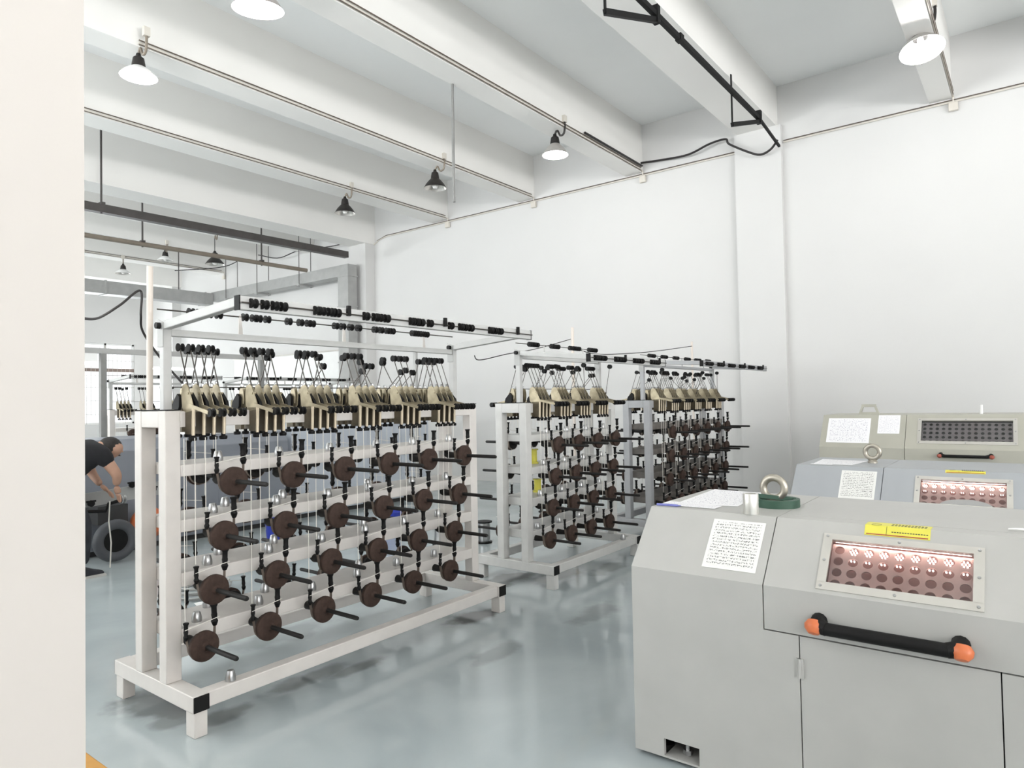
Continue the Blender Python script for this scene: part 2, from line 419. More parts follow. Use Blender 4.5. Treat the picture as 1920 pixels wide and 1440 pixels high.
# ================================================================== creel racks
# --- shared meshes of a brake spindle (origin = centre of disc, axis Y, front = -Y)
SP = {}
SP['disc'] = MB().lathe([(0.0, -0.030), (0.012, -0.030), (0.016, -0.024), (0.022, -0.018), (0.060, -0.014), (0.067, -0.012), (0.071, -0.008), (0.071, 0.010), (0.060, 0.012), (0.0, 0.012)], axis='Y', n=28).mesh('brake_disc', 'iron')
SP['shaft'] = MB().lathe([(0.0, -0.285), (0.009, -0.283), (0.0115, -0.275), (0.0115, -0.020), (0.0, -0.020)], axis='Y', n=12).mesh('shaft', 'darkiron')
SP['hub'] = MB().lathe([(0.0, 0.012), (0.058, 0.012), (0.058, 0.038), (0.026, 0.040), (0.026, 0.060), (0.018, 0.064), (0.024, 0.150), (0.016, 0.175), (0.0, 0.178)], axis='Y', n=18).mesh('hub', 'darkiron')
SP['bearing'] = MB().box(-0.015, 0.015, 0.155, 0.175, -0.005, 0.06).mesh('bearing_block', 'darkiron')
def belt_mesh():
    pts = [(-0.073, 0.05)]
    for k in range(13):
        a = PI + PI * k / 12
        pts.append((0.062 * math.cos(a), 0.062 * math.sin(a)))
    pts.append((0.066, 0.09))
    m = MB(); vs_ = []; fs = []
    for i, (x, z) in enumerate(pts):
        d = Vector((x, z)).normalized() * 0.003
        vs_ += [(x, 0.016, z), (x, 0.036, z), (x + d.x, 0.036, z + d.y), (x + d.x, 0.016, z + d.y)]
    for i in range(len(pts) - 1):
        for k in range(4): fs.append((i * 4 + k, i * 4 + (k + 1) % 4, i * 4 + 4 + (k + 1) % 4, i * 4 + 4 + k))
    return m.add(vs_, fs).mesh('brake_belt', 'belt')
SP['belt'] = belt_mesh()
HP = [(0.0, 0.0), (0.008, 0.0), (0.012, 0.012), (0.0145, 0.022), (0.010, 0.034), (0.0125, 0.052), (0.011, 0.060), (0.011, 0.088), (0.0155, 0.098), (0.0155, 0.103), (0.0, 0.103)]
SP['handle'] = MB().lathe([(r * 1.15, h) for r, h in HP], n=10).mesh('belt_handle', 'black')
SP['handle2'] = MB().lathe([(r * .86, h * .8) for r, h in HP], n=10).mesh('belt_handle', 'black')
SP['string'] = MB().cyl((-0.088, 0, 0.098), (0.082, 0, 0.122), 0.0016, n=5).mesh('tie_string', 'cordw')
SP['hook'] = MB().tube([(-0.076, 0.03, 0.128), (-0.076, 0.03, 0.14)], 0.004, 6).mesh('cord_eye', 'steel')

# --- tension unit (origin = plate centre foot on rail, front = -Y, plate in the YZ plane)
TU = {}
plate_poly = [(0.055, -0.012), (0.062, 0.045), (0.052, 0.094), (0.022, 0.105), (0.004, 0.092), (-0.030, 0.035), (-0.046, 0.0), (-0.042, -0.03), (0.03, -0.04)]
TU['plate'] = MB().prism(plate_poly, -0.008, -0.004, 'X').prism([(0.05, 0.0), (0.056, 0.05), (0.046, 0.09), (0.02, 0.09), (0.0, 0.03)], 0.006, 0.010, 'X').cyl((-0.012, -0.005, 0.055), (0.012, -0.005, 0.055), 0.006, n=8).mesh('tension_plate', 'brass')
TU['body'] = MB().prism([(0.03, -0.145), (0.034, -0.02), (-0.036, -0.02), (-0.03, -0.145)], -0.008, 0.012, 'X').mesh('spring_housing', 'brassd')
TU['column'] = MB().cyl((0.0, -0.036, -0.150), (0.0, -0.042, -0.02), 0.0085, n=10).mesh('spring_column', 'column')
TU['knob'] = MB().lathe([(0.0, -0.176), (0.017, -0.176), (0.0195, -0.170), (0.0195, -0.160), (0.010, -0.156), (0.010, -0.145), (0, -0.145)], o=(0.0, -0.03, 0), n=12).mesh('adjusting_knob', 'black')
TU['cap'] = MB().lathe([(0.0, 0.0), (0.010, 0.0), (0.010, 0.012), (0.005, 0.018), (0, 0.018)], o=(0.0, 0.03, 0.1), n=8).mesh('top_stud', 'steel')
TU['lever'] = MB().bar((-0.014, -0.03, -0.005), (-0.014, -0.20, -0.040), 0.004, 0.017).mesh('guide_lever', 'brass')
TU['brake'] = MB().prism([(0.035, -0.01), (0.038, 0.04), (0.015, 0.06), (-0.033, 0.012), (-0.042, -0.022), (0.025, -0.025)], 0.012, 0.028, 'X').mesh('friction_block', 'black')
PULL = [(0.0, -0.013), (0.021, -0.013), (0.021, -0.008), (0.012, -0.003), (0.012, 0.003), (0.021, 0.008), (0.021, 0.013), (0.0, 0.013)]
TU['roller'] = MB().lathe(PULL, o=(0.0, -0.205, -0.041), axis='X', n=16).mesh('guide_roller', 'black')
TU['arm'] = MB().cyl((-0.002, 0.0, 0.04), (-0.002, 0.0, 0.0), 0.006, n=6).cyl((-0.002, 0, 0.0), (-0.002, 0.0, 0.285), 0.0032, n=6).mesh('dancer_arm', 'rod')
TU['pulley'] = MB().lathe([(r * 0.98, h * 1.05) for r, h in PULL], o=(0.0, 0.0, 0.285), axis='X', n=16).mesh('dancer_pulley', 'black')
RL = MB().lathe([(0.0, -0.014), (0.0215, -0.014), (0.0215, -0.009), (0.014, -0.004), (0.014, 0.004), (0.0215, 0.009), (0.0215, 0.014), (0.0, 0.014)], axis='X', n=16).mesh('wire_roller', 'black')
CONE = MB().lathe([(0.0, 0.0), (0.0235, 0.0), (0.0245, 0.006), (0.0245, 0.020), (0.0185, 0.044), (0.0155, 0.050), (0.0, 0.050)], n=14).mesh('cone_nut', 'steel')
_mesh_cache = {}
def cord_mesh(L):
    k = round(L, 3)
    if k not in _mesh_cache: _mesh_cache[k] = MB().cyl((-0.076, 0.03, 0.13), (-0.076, 0.03, 0.13 + L), 0.0018, n=5).mesh('pull_cord', 'cordw')
    return _mesh_cache[k]

ROWZ = (1.133, 0.875, 0.626, 0.372)         # spindle heights, top row first
SHELF = ((1.165, 1.222), (0.895, 0.955), (0.632, 0.70), (0.363, 0.432))
YC = 3.46                                     # middle of the first line of racks

def spindle(root, x, y, z, back, L, missing=()):
    r = place('brake_spindle', SP['disc'], root, (x, y, z), (0, random.uniform(-.3, .3) * 0, PI if back else 0))
    place('shaft', SP['shaft'], r); place('hub', SP['hub'], r); place('bearing_block', SP['bearing'], r)
    place('brake_belt', SP['belt'], r)
    dz = random.uniform(-.006, .006)
    place('belt_handle', SP['handle2'], r, (-0.076, 0.024, 0.044 + dz), (0, random.uniform(-.06, .06), 0))
    place('belt_handle', SP['handle'], r, (0.066, 0.024, 0.080 + dz), (0, random.uniform(-.05, .05), 0))
    place('tie_string', SP['string'], r, (0, 0.008, dz))
    if L: place('pull_cord', cord_mesh(L), r)
    return r
def tension(root, x, y, z, back, tilt):
    p = place('tension_unit', TU['plate'], root, (x, y, z), (0, 0, PI if back else 0))
    place('spring_housing', TU['body'], p); place('spring_column', TU['column'], p); place('adjusting_knob', TU['knob'], p)
    place('top_stud', TU['cap'], p); place('friction_block', TU['brake'], p); place('guide_lever', TU['lever'], p); place('guide_roller', TU['roller'], p)
    a = place('dancer_arm', TU['arm'], p, (0.0, -0.02, 0.02), (-tilt, 0, 0))
    place('dancer_pulley', TU['pulley'], p, (0.0, -0.02, 0.02), (-tilt, 0, 0))
    return p

def rack(label, x0, ncol, pitch, c0, length, paint, yc=YC, backside=True, tube=True, rolls=None, group=None, tip=1.955):
    """creel rack, near end at x0, middle plane yc; c0 = x of the first bottom-row spindle"""
    root = thing('creel_rack', label, 'rack', (x0, yc, 0), group=group)
    x1 = length                                  # local far end
    yf, yb = -0.16, 0.16                         # post outer faces
    def part(n, m, mt=paint, bv=0.004): return obj(n, m, mt, root, bevel=bv)
    for xe in (0.0, x1 - 0.08):
        part('foot_beam', MB().box(xe, xe + 0.078, -0.406, 0.40, 0.115, 0.19))
        for yy in (-0.404, 0.32):
            part('foot', MB().box(xe + .008, xe + 0.07, yy, yy + 0.078, 0, 0.115))
        part('end_cap', MB().box(xe + .002, xe + 0.076, -0.412, -0.405, 0.117, 0.188), 'rubber', 0.003)
        part('end_cap', MB().box(xe + .002, xe + 0.076, 0.399, 0.406, 0.117, 0.188), 'rubber', 0.003)
        for yy in (yf, yb - 0.07):
            part('post', MB().box(xe, xe + 0.075, yy, yy + 0.07, 0.19, 1.487))
        part('post_cap_beam', MB().box(xe + .002, xe + 0.073, yf + .07, yb - .07, 1.405, 1.487))
        part('cover_strip', MB().box(xe + .001, xe + 0.076, yf - .001, yb + .001, 1.487, 1.492), 'rubber', 0)
    for yy in (-0.395, 0.325):
        part('base_beam', MB().box(0.078, x1 - 0.08, yy, yy + 0.07, 0.118, 0.188))
    for (za, zb) in SHELF:
        part('shelf', MB().box(0.075, x1 - 0.08, yf, yb, za, zb), 'shelf3' if paint == 'grey3' else paint)
    for yy in (yf + .0, yb - .025):
        part('tension_rail', MB().box(0.075, x1 - 0.08, yy, yy + 0.025, 1.405, 1.482))
    # upper frame
    ux0, ux1 = 0.030, x1 - 0.17
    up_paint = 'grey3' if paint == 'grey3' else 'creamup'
    for xe in (ux0, ux1):
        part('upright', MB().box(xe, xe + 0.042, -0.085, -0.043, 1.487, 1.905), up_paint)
        part('bracket', MB().prism([(-0.09, 1.80), (-0.09, 1.92), (-0.035, 1.94), (-0.035, 1.80)], xe - .005, xe, 'X'), 'galv', 0)
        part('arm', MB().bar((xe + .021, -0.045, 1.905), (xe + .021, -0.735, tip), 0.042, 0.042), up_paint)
        part('pivot_knob', MB().lathe([(0, -0.02), (0.016, -0.02), (0.016, 0), (0, 0)], o=(xe - .005, -0.06, 1.905), axis='X', n=10), 'black', 0)
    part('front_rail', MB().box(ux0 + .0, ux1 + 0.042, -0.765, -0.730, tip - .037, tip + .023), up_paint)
    for xe in (ux0, ux1 + .042):
        part('end_cap', MB().box(xe - .004, xe + .002, -0.767, -0.728, tip - .039, tip + .025), 'rubber', 0)
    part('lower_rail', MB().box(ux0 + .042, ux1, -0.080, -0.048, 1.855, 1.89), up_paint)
    part('roller_rod', MB().cyl((ux0, -0.775, tip - .007), (ux1 + .04, -0.775, tip - .007), 0.004, n=6), 'rod', 0)
    part('roller_rod', MB().cyl((ux0 - .02, -0.064, 1.985), (ux1 + .02, -0.064, 1.985), 0.004, n=6), 'rod', 0)
    part('arm_rod', MB().cyl((0.05, 0.0, 1.605), (x1 - .06, 0.0, 1.605), 0.003, n=6), 'rod', 0)
    nb = max(2, int(length / 0.7))
    for k in range(nb):
        xb = ux0 + (k + .6) * (ux1 - ux0) / nb
        part('rod_blade', MB().prism([(xb - .006, 1.995), (xb + .006, 1.995), (xb + .016, 1.89), (xb - .010, 1.89)], -0.067, -0.061, 'Y'), paint, 0)
        part('rod_blade', MB().box(xb + .15, xb + .17, -0.782, -0.768, tip - .015, tip + .035), 'rubber', 0)
    # rollers on both rods
    if rolls is None:
        rolls = ([], [])
        for c in range(ncol):
            b = c0 - x0 + c * pitch
            for q in range(4):
                rolls[0].append(b - .02 + .045 * q + random.uniform(-.008, .008)); rolls[1].append(b + .10 + .040 * q + random.uniform(-.02, .02))
    for xr in rolls[0]:
        if ux0 + .02 < xr < ux1 + .02: place('wire_roller', RL, root, (xr, -0.775, tip - .007))
    for xr in rolls[1]:
        if ux0 < xr < ux1 + .02: place('wire_roller', RL, root, (xr, -0.064, 1.985))
    # spindles and tension units
    off = pitch * 0.153
    for c in range(ncol):
        for k in range(4):                       # k = row from the bottom
            row = 3 - k
            xs = c0 - x0 + c * pitch + k * off
            spindle(root, xs, -0.31, ROWZ[row], False, 1.36 - ROWZ[row] - 0.135)
            t = 0.38 if random.random() < .8 else random.uniform(-.35, .75)
            tension(root, xs, -0.185, 1.515, False, t)
            if backside:
                xb = xs + pitch * 0.42
                if xb < x1 - 0.12:
                    spindle(root, xb, 0.31, ROWZ[row], True, 1.36 - ROWZ[row] - 0.135)
                    t = 0.34 if random.random() < .6 else random.uniform(0.5, .9)
                    tension(root, xb, 0.185, 1.515, True, t)
    if tube:
        part('cable_tube', MB().cyl((0.055, 0.115, 1.492), (0.055, 0.105, 2.225), 0.0155, n=14), 'tube', 0)
    return root

# roller positions of the front rack read along its two rods
r1a = [ony(px, 570 + (px - 475) * .122, YC - .775).x - 1.58 for px in (475, 496, 515, 531, 594, 604, 619, 632, 686, 703, 712, 725, 772, 781, 790, 806, 845, 864, 872, 883, 920, 928, 938)]
r1b = [ony(px, 594, YC - .064).x - 1.58 for px in (358, 366, 378, 392, 410, 459, 476, 485, 501, 541, 563, 578, 585, 629, 642, 657, 672, 703, 714, 726, 735, 774, 782, 791, 799)]
R1 = rack('cream creel rack with six columns of rusty brake discs, beside the white wall end', 1.58, 6, 0.343, 1.686, 2.295, 'cream', rolls=(r1a, r1b))
R2 = rack('cream creel rack with only four columns of brake discs, beside the dark grey rack', 4.49, 4, 0.325, 4.60, 1.50, 'cream2', tube=False, tip=1.835)
R3 = rack('dark grey creel rack crowded with brake discs, closest to the right wall', 6.74, 6, 0.335, 6.86, 2.24, 'grey3', tube=False, tip=1.865)
R4 = rack('short pale creel rack in the far row, in front of the grilled window', 4.27, 4, 0.325, 4.38, 1.50, 'cream', yc=10.72, backside=False, tube=False)
R5 = rack('long pale creel rack in the far row, near the vertical duct', 6.05, 6, 0.343, 6.16, 2.35, 'cream', yc=10.72, backside=False, tube=False)

# cone nuts lying on the shelves
names = ('top', 'second', 'third', 'bottom')
for c in range(6):
    for k in range(4):
        row = 3 - k
        x = 1.686 + c * .343 + k * .0525 + 0.065 + random.uniform(-.02, .02)
        o = place('cone_nut', CONE, None, (x, 3.335 + random.uniform(0, .05), SHELF[row][1]))
        tag(o, 'silver cone nut standing on the %s shelf of the long cream rack' % names[row], 'nut', 'cone nuts on the %s shelf' % names[row])
        if c in (0, 1, 3) and row in (1, 2, 3):
            o = place('cone_nut', CONE, None, (x + .16, 3.545, SHELF[row][1]))
            tag(o, 'silver cone nut standing on the %s shelf of the long cream rack' % names[row], 'nut', 'cone nuts on the %s shelf' % names[row])
p = onz(437, 1278, .188)
tag(place('cone_nut', CONE, None, (p.x, 3.10, 0.188)), 'single silver cone nut on the front base beam of the long cream rack', 'nut')
tag(place('cone_nut', CONE, None, (5.72, 3.10, 0.188)), 'single silver cone nut on the front base beam of the four-column rack', 'nut')
for c in range(4):
    for row in range(4):
        tag(place('cone_nut', CONE, None, (4.68 + c * .325 + (3 - row) * .05, 3.34, SHELF[row][1])), 'silver cone nut standing on a shelf of the four-column cream rack', 'nut', 'cone nuts on the four-column rack')

# cables on the cable tube of the front rack
def curve_pts(pts, n=10):
    pts = [Vector(p) for p in pts]; out = []
    for i in range(len(pts) - 1):
        p0 = pts[max(i - 1, 0)]; p1 = pts[i]; p2 = pts[i + 1]; p3 = pts[min(i + 2, len(pts) - 1)]
        for k in range(n):
            t = k / n
            out.append(0.5 * ((2 * p1) + (-p0 + p2) * t + (2 * p0 - 5 * p1 + 4 * p2 - p3) * t * t + (-p0 + 3 * p1 - 3 * p2 + p3) * t ** 3))
    out.append(pts[-1]); return out
cab = MB().tube(curve_pts([onx(155, 597, 1.2), onx(185, 596, 1.35), onx(225, 572, 1.5), onx(263, 545, 1.62), onx(264, 590, 1.62), onx(268, 622, 1.66), onx(300, 670, 1.75), onx(345, 722, 1.83)]), 0.006, 8)
tag(obj('power_cable', cab, 'cable'), 'black cable looping off the beige tube of the long cream rack', 'cable')
cab = MB().tube(curve_pts([(4.0, 3.42, 1.86), ony(900, 675, 3.42), ony(950, 664, 3.42), ony(1005, 654, 3.6), ony(1070, 636, 3.8)]), 0.004, 6)
tag(obj('power_cable', cab, 'cable'), 'thin black cable strung from the long cream rack to the pole of the four-column rack', 'cable')
cab = MB().tube(curve_pts([ony(1075, 652, 3.75), ony(1120, 664, 3.7), ony(1190, 662, 3.6), ony(1240, 657, 3.6), ony(1297, 649, 3.7)]), 0.005, 6)
tag(obj('power_cable', cab, 'cable'), 'thin black cable strung between the poles of the four-column and dark grey racks', 'cable')
for (pa, pb, Y, lb) in (((1073, 614), (1082, 757), 3.93, 'thin white cable pole rising behind the four-column rack'), ((1297, 641), (1304, 757), 3.93, 'thin white cable pole rising behind the dark grey rack')):
    a = ony(*pa, Y); b = ony(*pb, Y)
    tag(obj('cable_pole', MB().cyl((a.x, a.y, a.z), (a.x, a.y, 0.0), 0.016, n=10), 'tube'), lb, 'pole')

# ================================================================== wire drawing machines
def machine(label, X0, Y1, L, prof, paint, win, seam_y, lid_bot, plates, warn=None, handle=None, lug=False, eye=None, door=(0.68, 1.284), recess=True, glow=True, frame_mat='frame', pink='pink', holes=(9, 4, 0.0172), arch=False, topseam=0.285, inside='inner'):
    """prof = (crease z, slant dx, top z, depth). local x = depth, local y <= 0 along the front."""
    zc, sx, zt, D = prof
    root = thing('wire_drawing_machine', label, 'machine', (X0, Y1, 0))
    ln = math.hypot(sx, zt - zc); du = (sx / ln, (zt - zc) / ln)
    def S(s): return (du[0] * s, zc + du[1] * s)
    core = MB().prism([(0.14, 0.03), (0.14, 0.11), (0.03, 0.11), (0.03, lid_bot - .02), (0.16, lid_bot + .02), (0.16, zc - .05), (sx + .11, zc + .0), (sx + .11, zt - .02), (D - .01, zt - .02), (D - .01, 0.03)], -0.012, -L + .012, 'Y')
    obj('core', core, 'core', root, smooth=False)
    T = 0.018
    full = [(0, 0.018), (0, zc), (sx, zt), (D, zt)]
    lp = MB()
    y2 = -seam_y + .002
    if recess:
        lp.sheet([(0, 0.095), (0, zc), (sx, zt), (D, zt)], T, 0, y2)
        lp.box(0, T, -0.132, 0, 0.018, 0.095).box(0, T, y2, -0.284, 0.018, 0.095).box(0, T, -.284, -.132, 0.018, 0.026)
    else: lp.sheet(full, T, 0, y2)
    lp.box(0, T, -door[0] + .002, y2, 0.018, lid_bot - .005)
    obj('front_panel', lp, paint, root)
    # end plates
    ep = [(0.004, 0.018), (0.004, zc), (sx + .003, zt - .003), (D, zt - .003), (D, 0.018)]
    obj('end_plate', MB().prism(ep, -0.012, 0.0005, 'Y'), paint, root)
    obj('end_plate', MB().prism(ep, -L, -L + .012, 'Y'), paint, root)
    obj('back_panel', MB().box(D - .012, D, -L, 0, 0.018, zt - .004), paint, root)
    # lid with a window opening
    wy0, wy1, ws0, ws1 = win                                  # y distances and slant distances of the opening
    a = -seam_y - .002
    lid = MB()
    low = [(0, lid_bot), (0, zc)]
    lid.sheet(low + [(sx, zt), (topseam, zt)], T, a, -wy0)
    lid.sheet(low + [(sx, zt), (topseam, zt)], T, -wy1, -L)
    lid.sheet(low + [S(ws0)], T, -wy0, -wy1)
    lid.sheet([S(ws1), (sx, zt), (topseam, zt)], T, -wy0, -wy1)
    lido = obj('lid', lid, paint, root)
    obj('top_panel', MB().box(topseam + .004, D, -L, a, zt - T, zt), paint, root)
    d0, d1 = door
    dr = obj('door', MB().box(0, T, -d1 + .002, -d0 - .002, 0.018, lid_bot - .005), paint, root)
    obj('hinge', MB().box(-.008, .0, -d0 - .014, -d0 + .012, lid_bot - .155, lid_bot - .085).cyl((-.008, -d0, lid_bot - .155), (-.008, -d0, lid_bot - .085), .006, n=8), paint, dr)
    if d1 < L - .05: obj('front_panel', MB().box(0, T, -L, -d1 - .002, 0.018, lid_bot - .005), paint, root)
    # window frame, pane, guard and inside
    nx, nz = -du[1], du[0]
    def SP3(s, y, off): x, z = S(s); return (x + nx * off, -y, z + nz * off)
    def slab(m, s0, s1, y0, y1, o0, o1):
        vs_ = [SP3(s, y, o) for o in (o0, o1) for (s, y) in ((s0, y0), (s0, y1), (s1, y1), (s1, y0))]
        m.add(vs_, [(0, 1, 2, 3), (7, 6, 5, 4), (0, 4, 5, 1), (1, 5, 6, 2), (2, 6, 7, 3), (3, 7, 4, 0)])
    e = 0.029
    fr = MB()
    slab(fr, ws0 - e, ws0 + .002, wy0 - e, wy1 + e, 0.0, 0.004); slab(fr, ws1 - .002, ws1 + e * .8, wy0 - e, wy1 + e, 0.0, 0.004)
    slab(fr, ws0, ws1, wy0 - e, wy0 + .002, 0.0, 0.004); slab(fr, ws0, ws1, wy1 - .002, wy1 + e, 0.0, 0.004)
    fro = obj('window_frame', fr, frame_mat, lido, smooth=False)
    sc = MB().lathe([(0.0, 0.0), (0.0058, 0.0), (0.0048, 0.003), (0.0, 0.004)], n=8).mesh('screw', 'steel')
    ym = (wy0 + wy1) / 2; sm = (ws0 + ws1) / 2
    for (s, y) in ((ws0 - e * .5, wy0 - e * .5), (sm, wy0 - e * .5), (ws1 + e * .4, wy0 - e * .5), (ws1 + e * .4, ym), (ws1 + e * .4, wy1 + e * .5), (sm, wy1 + e * .5), (ws0 - e * .5, wy1 + e * .5), (ws0 - e * .5, ym)):
        place('screw', sc, lido, SP3(s, y, 0.004), (0, -math.acos(nz), 0))
    pm = MB(); slab(pm, ws0, ws1, wy0, wy1, -0.008, -0.005); obj('window_pane', pm, 'glass', lido, smooth=False)
    # perforated guard with real holes
    nh, nv, rr = holes
    cw = (wy1 - wy0) / nh; ch = (ws1 - ws0) * 1.02 / nv; gm = MB()
    for i in range(nh):
        for j in range(nv):
            cy = wy0 + (i + .5) * cw; cs = ws0 - .006 + (j + .5) * ch
            n = 16; ring = []; outer = []
            for k in range(n):
                an = 2 * PI * k / n; c, d = math.cos(an), math.sin(an)
                q = 1 / max(abs(c), abs(d)); outer.append((cs + d * q * ch / 2, cy + c * q * cw / 2)); ring.append((cs + d * rr, cy + c * rr))
            vs_ = [SP3(s, y, -0.030) for s, y in outer] + [SP3(s, y, -0.030) for s, y in ring] + [SP3(s, y, -0.036) for s, y in ring]
            fs = []
            for k in range(n):
                k2 = (k + 1) % n
                fs += [(k, k2, n + k2, n + k), (n + k, n + k2, 2 * n + k2, 2 * n + k)]
            gm.add(vs_, fs)
    gme = gm.mesh('perforated_guard', pink, smooth=False)
    place('perforated_guard', gme, lido)
    im = MB(); slab(im, ws0 - .02, ws1 + .02, wy0 - .02, wy1 + .02, -0.080, -0.076)
    slab(im, ws0 - .02, ws0 - .012, wy0 - .02, wy1 + .02, -0.080, -0.02); slab(im, ws1 + .012, ws1 + .02, wy0 - .02, wy1 + .02, -0.080, -0.02)
    slab(im, ws0 - .02, ws1 + .02, wy0 - .02, wy0 - .012, -0.080, -0.02); slab(im, ws0 - .02, ws1 + .02, wy1 + .012, wy1 + .02, -0.080, -0.02)
    obj('inner_box', im, inside, lido, smooth=False)
    if glow:
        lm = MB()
        for i in range(1 if glow == 1 else 0, nh):
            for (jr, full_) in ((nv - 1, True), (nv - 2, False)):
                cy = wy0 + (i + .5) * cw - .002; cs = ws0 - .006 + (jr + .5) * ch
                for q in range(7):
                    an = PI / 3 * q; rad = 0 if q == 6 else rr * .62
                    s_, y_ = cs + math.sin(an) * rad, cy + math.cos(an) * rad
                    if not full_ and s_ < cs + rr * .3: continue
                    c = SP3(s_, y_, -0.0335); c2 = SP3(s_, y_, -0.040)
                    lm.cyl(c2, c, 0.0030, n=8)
        obj('light_strip', lm, 'led', lido)  # added glowing dots imitate light coming through holes behind the guard
        obj('tube_lamp', MB().cyl(SP3(ws1 + .004, wy0 + .01, -0.019), SP3(ws1 + .004, wy1 - .01, -0.019), .004, n=8), 'tubelamp', lido)
    if arch:
        am = MB(); vs_ = []
        for k in range(13):
            an = PI * k / 12; vs_.append((ws0 + math.sin(an) * .055, ym + .02 + math.cos(an) * .14))
        am.add([SP3(s, y, -0.012) for s, y in vs_] + [SP3(s, y, -0.016) for s, y in vs_], [tuple(range(13)), tuple(reversed(range(13, 26)))] + [(k, (k + 1) % 13, 13 + (k + 1) % 13, 13 + k) for k in range(13)])
        obj('white_shield', am, 'white', lido, smooth=False)  # white arch drawn in for a reflection in the window
    for (n_, y0, y1, s0, s1, mt) in plates:
        uv_panel(n_, [SP3(s0, y0, 0.0005), SP3(s0, y1, 0.0005), SP3(s1, y1, 0.0005), SP3(s1, y0, 0.0005)], mt, root, 0.002)
    if warn:
        y0, y1, s0, xt = warn
        line = [(S(s0)[0] + nx * .0016, S(s0)[1] + nz * .0016), (sx - .0008, zt + .0016), (xt, zt + .0016)]
        wl = obj('warning_label', MB().sheet(line, 0.0012, -y0, -y1), 'yellow', lido, smooth=False)
        mk = MB()
        slab(mk, s0 + .003, s0 + .0075, y0 + .006, y1 - .006, 0.0017, 0.0022)
        obj('red_stripe', mk, 'redor', wl, smooth=False)
        mk = MB()
        slab(mk, s0 + .003, ln - .002, y0 + (y1 - y0) * .34, y0 + (y1 - y0) * .345, 0.0017, 0.0022)
        for k in range(14):
            yk = y0 + (y1 - y0) * (.42 + .04 * k); slab(mk, s0 + .018, s0 + .0215, yk, yk + .006, 0.0017, 0.0022)
        for q in range(2):
            for k in range(11):
                yk = y0 + (y1 - y0) * (.40 + .05 * k); mk.box(sx + .012 + q * .022, sx + .022 + q * .022, -yk - .007, -yk, zt + .0016, zt + .0022)
        mk.torus((sx + .012, -(y0 + (y1 - y0) * .17), zt + .0018), .016, .0012, 'Z', 20, 5, .4)
        obj('print_marks', mk, 'core', wl, smooth=False)
    if handle:
        y0, y1, z, r, endm = handle
        h = obj('handle', MB().cyl((-.052, -y0 - .02, z), (-.052, -y1 + .02, z), r, n=14), 'black', lido)
        for (ya, sg) in ((y0, -1), (y1, 1)):
            obj('handle_foot', MB().tube([(0.0, -ya - .0 * sg, z + .012), (-.025, -ya, z + .010), (-.045, -ya + sg * .012, z + .003), (-.053, -ya + sg * .035, z)], [r * 1.25, r * 1.2, r * 1.2, r * 1.08], 12), 'black', h)
            obj('handle_tip', MB().add(*(lambda mb: (mb.v, mb.f))(MB().lathe([(0.0, -.016), (.010, -.014), (.0175, -.004), (.019, .006), (.014, .016), (0.0, .018)], n=14))), endm, h, (-.052, -ya - sg * .006, z - .002), (0, .6, 0)).scale = (r / .0145, r / .0125, r / .0145)
    if recess:
        obj('levelling_bolt', MB().cyl((.06, -.21, 0.018), (.06, -.21, .105), .010, n=10).lathe([(0, .03), (.02, .03), (.02, .048), (0, .048)], o=(.06, -.21, 0), n=6), 'steel', root)
        obj('recess_floor', MB().box(.02, .135, -.284, -.132, .018, .024), 'm1', root)
    for (xx, yy) in ((.1, -.1), (D - .1, -.1), (.1, -L + .1), (D - .1, -L + .1)):
        obj('levelling_foot', MB().cyl((xx, yy, 0), (xx, yy, .03), .03, n=12), 'darkiron', root)
    if eye:
        ex, ey = eye
        obj('lifting_eye', MB().torus((ex, ey, zt + .078), .046, .0165, 'X', 28, 12).lathe([(0, 0), (.032, 0), (.032, .012), (.022, .024), (0, .024)], o=(ex, ey, zt), n=18), 'eye', root)
    if lug:
        lx, ly = lug
        m = MB(); out = [(-.085, 0), (-.062, .085), (-.045, .1), (.045, .1), (.062, .085), (.085, 0)]
        m.bar((lx, ly - .085, zt), (lx, ly - .055, zt + .085), .02, .03, (1, 0, 0)).bar((lx, ly + .085, zt), (lx, ly + .055, zt + .085), .02, .03, (1, 0, 0)).bar((lx, ly - .066, zt + .087), (lx, ly + .066, zt + .087), .02, .028).box(lx - .01, lx + .01, ly - .09, ly + .09, zt, zt + .022)
        obj('lifting_lug', m, paint, root)
        obj('stub_pipe', MB().cyl((lx, ly - .93, zt), (lx, ly - .93, zt + .085), .013, n=10), 'white', root)
    return root

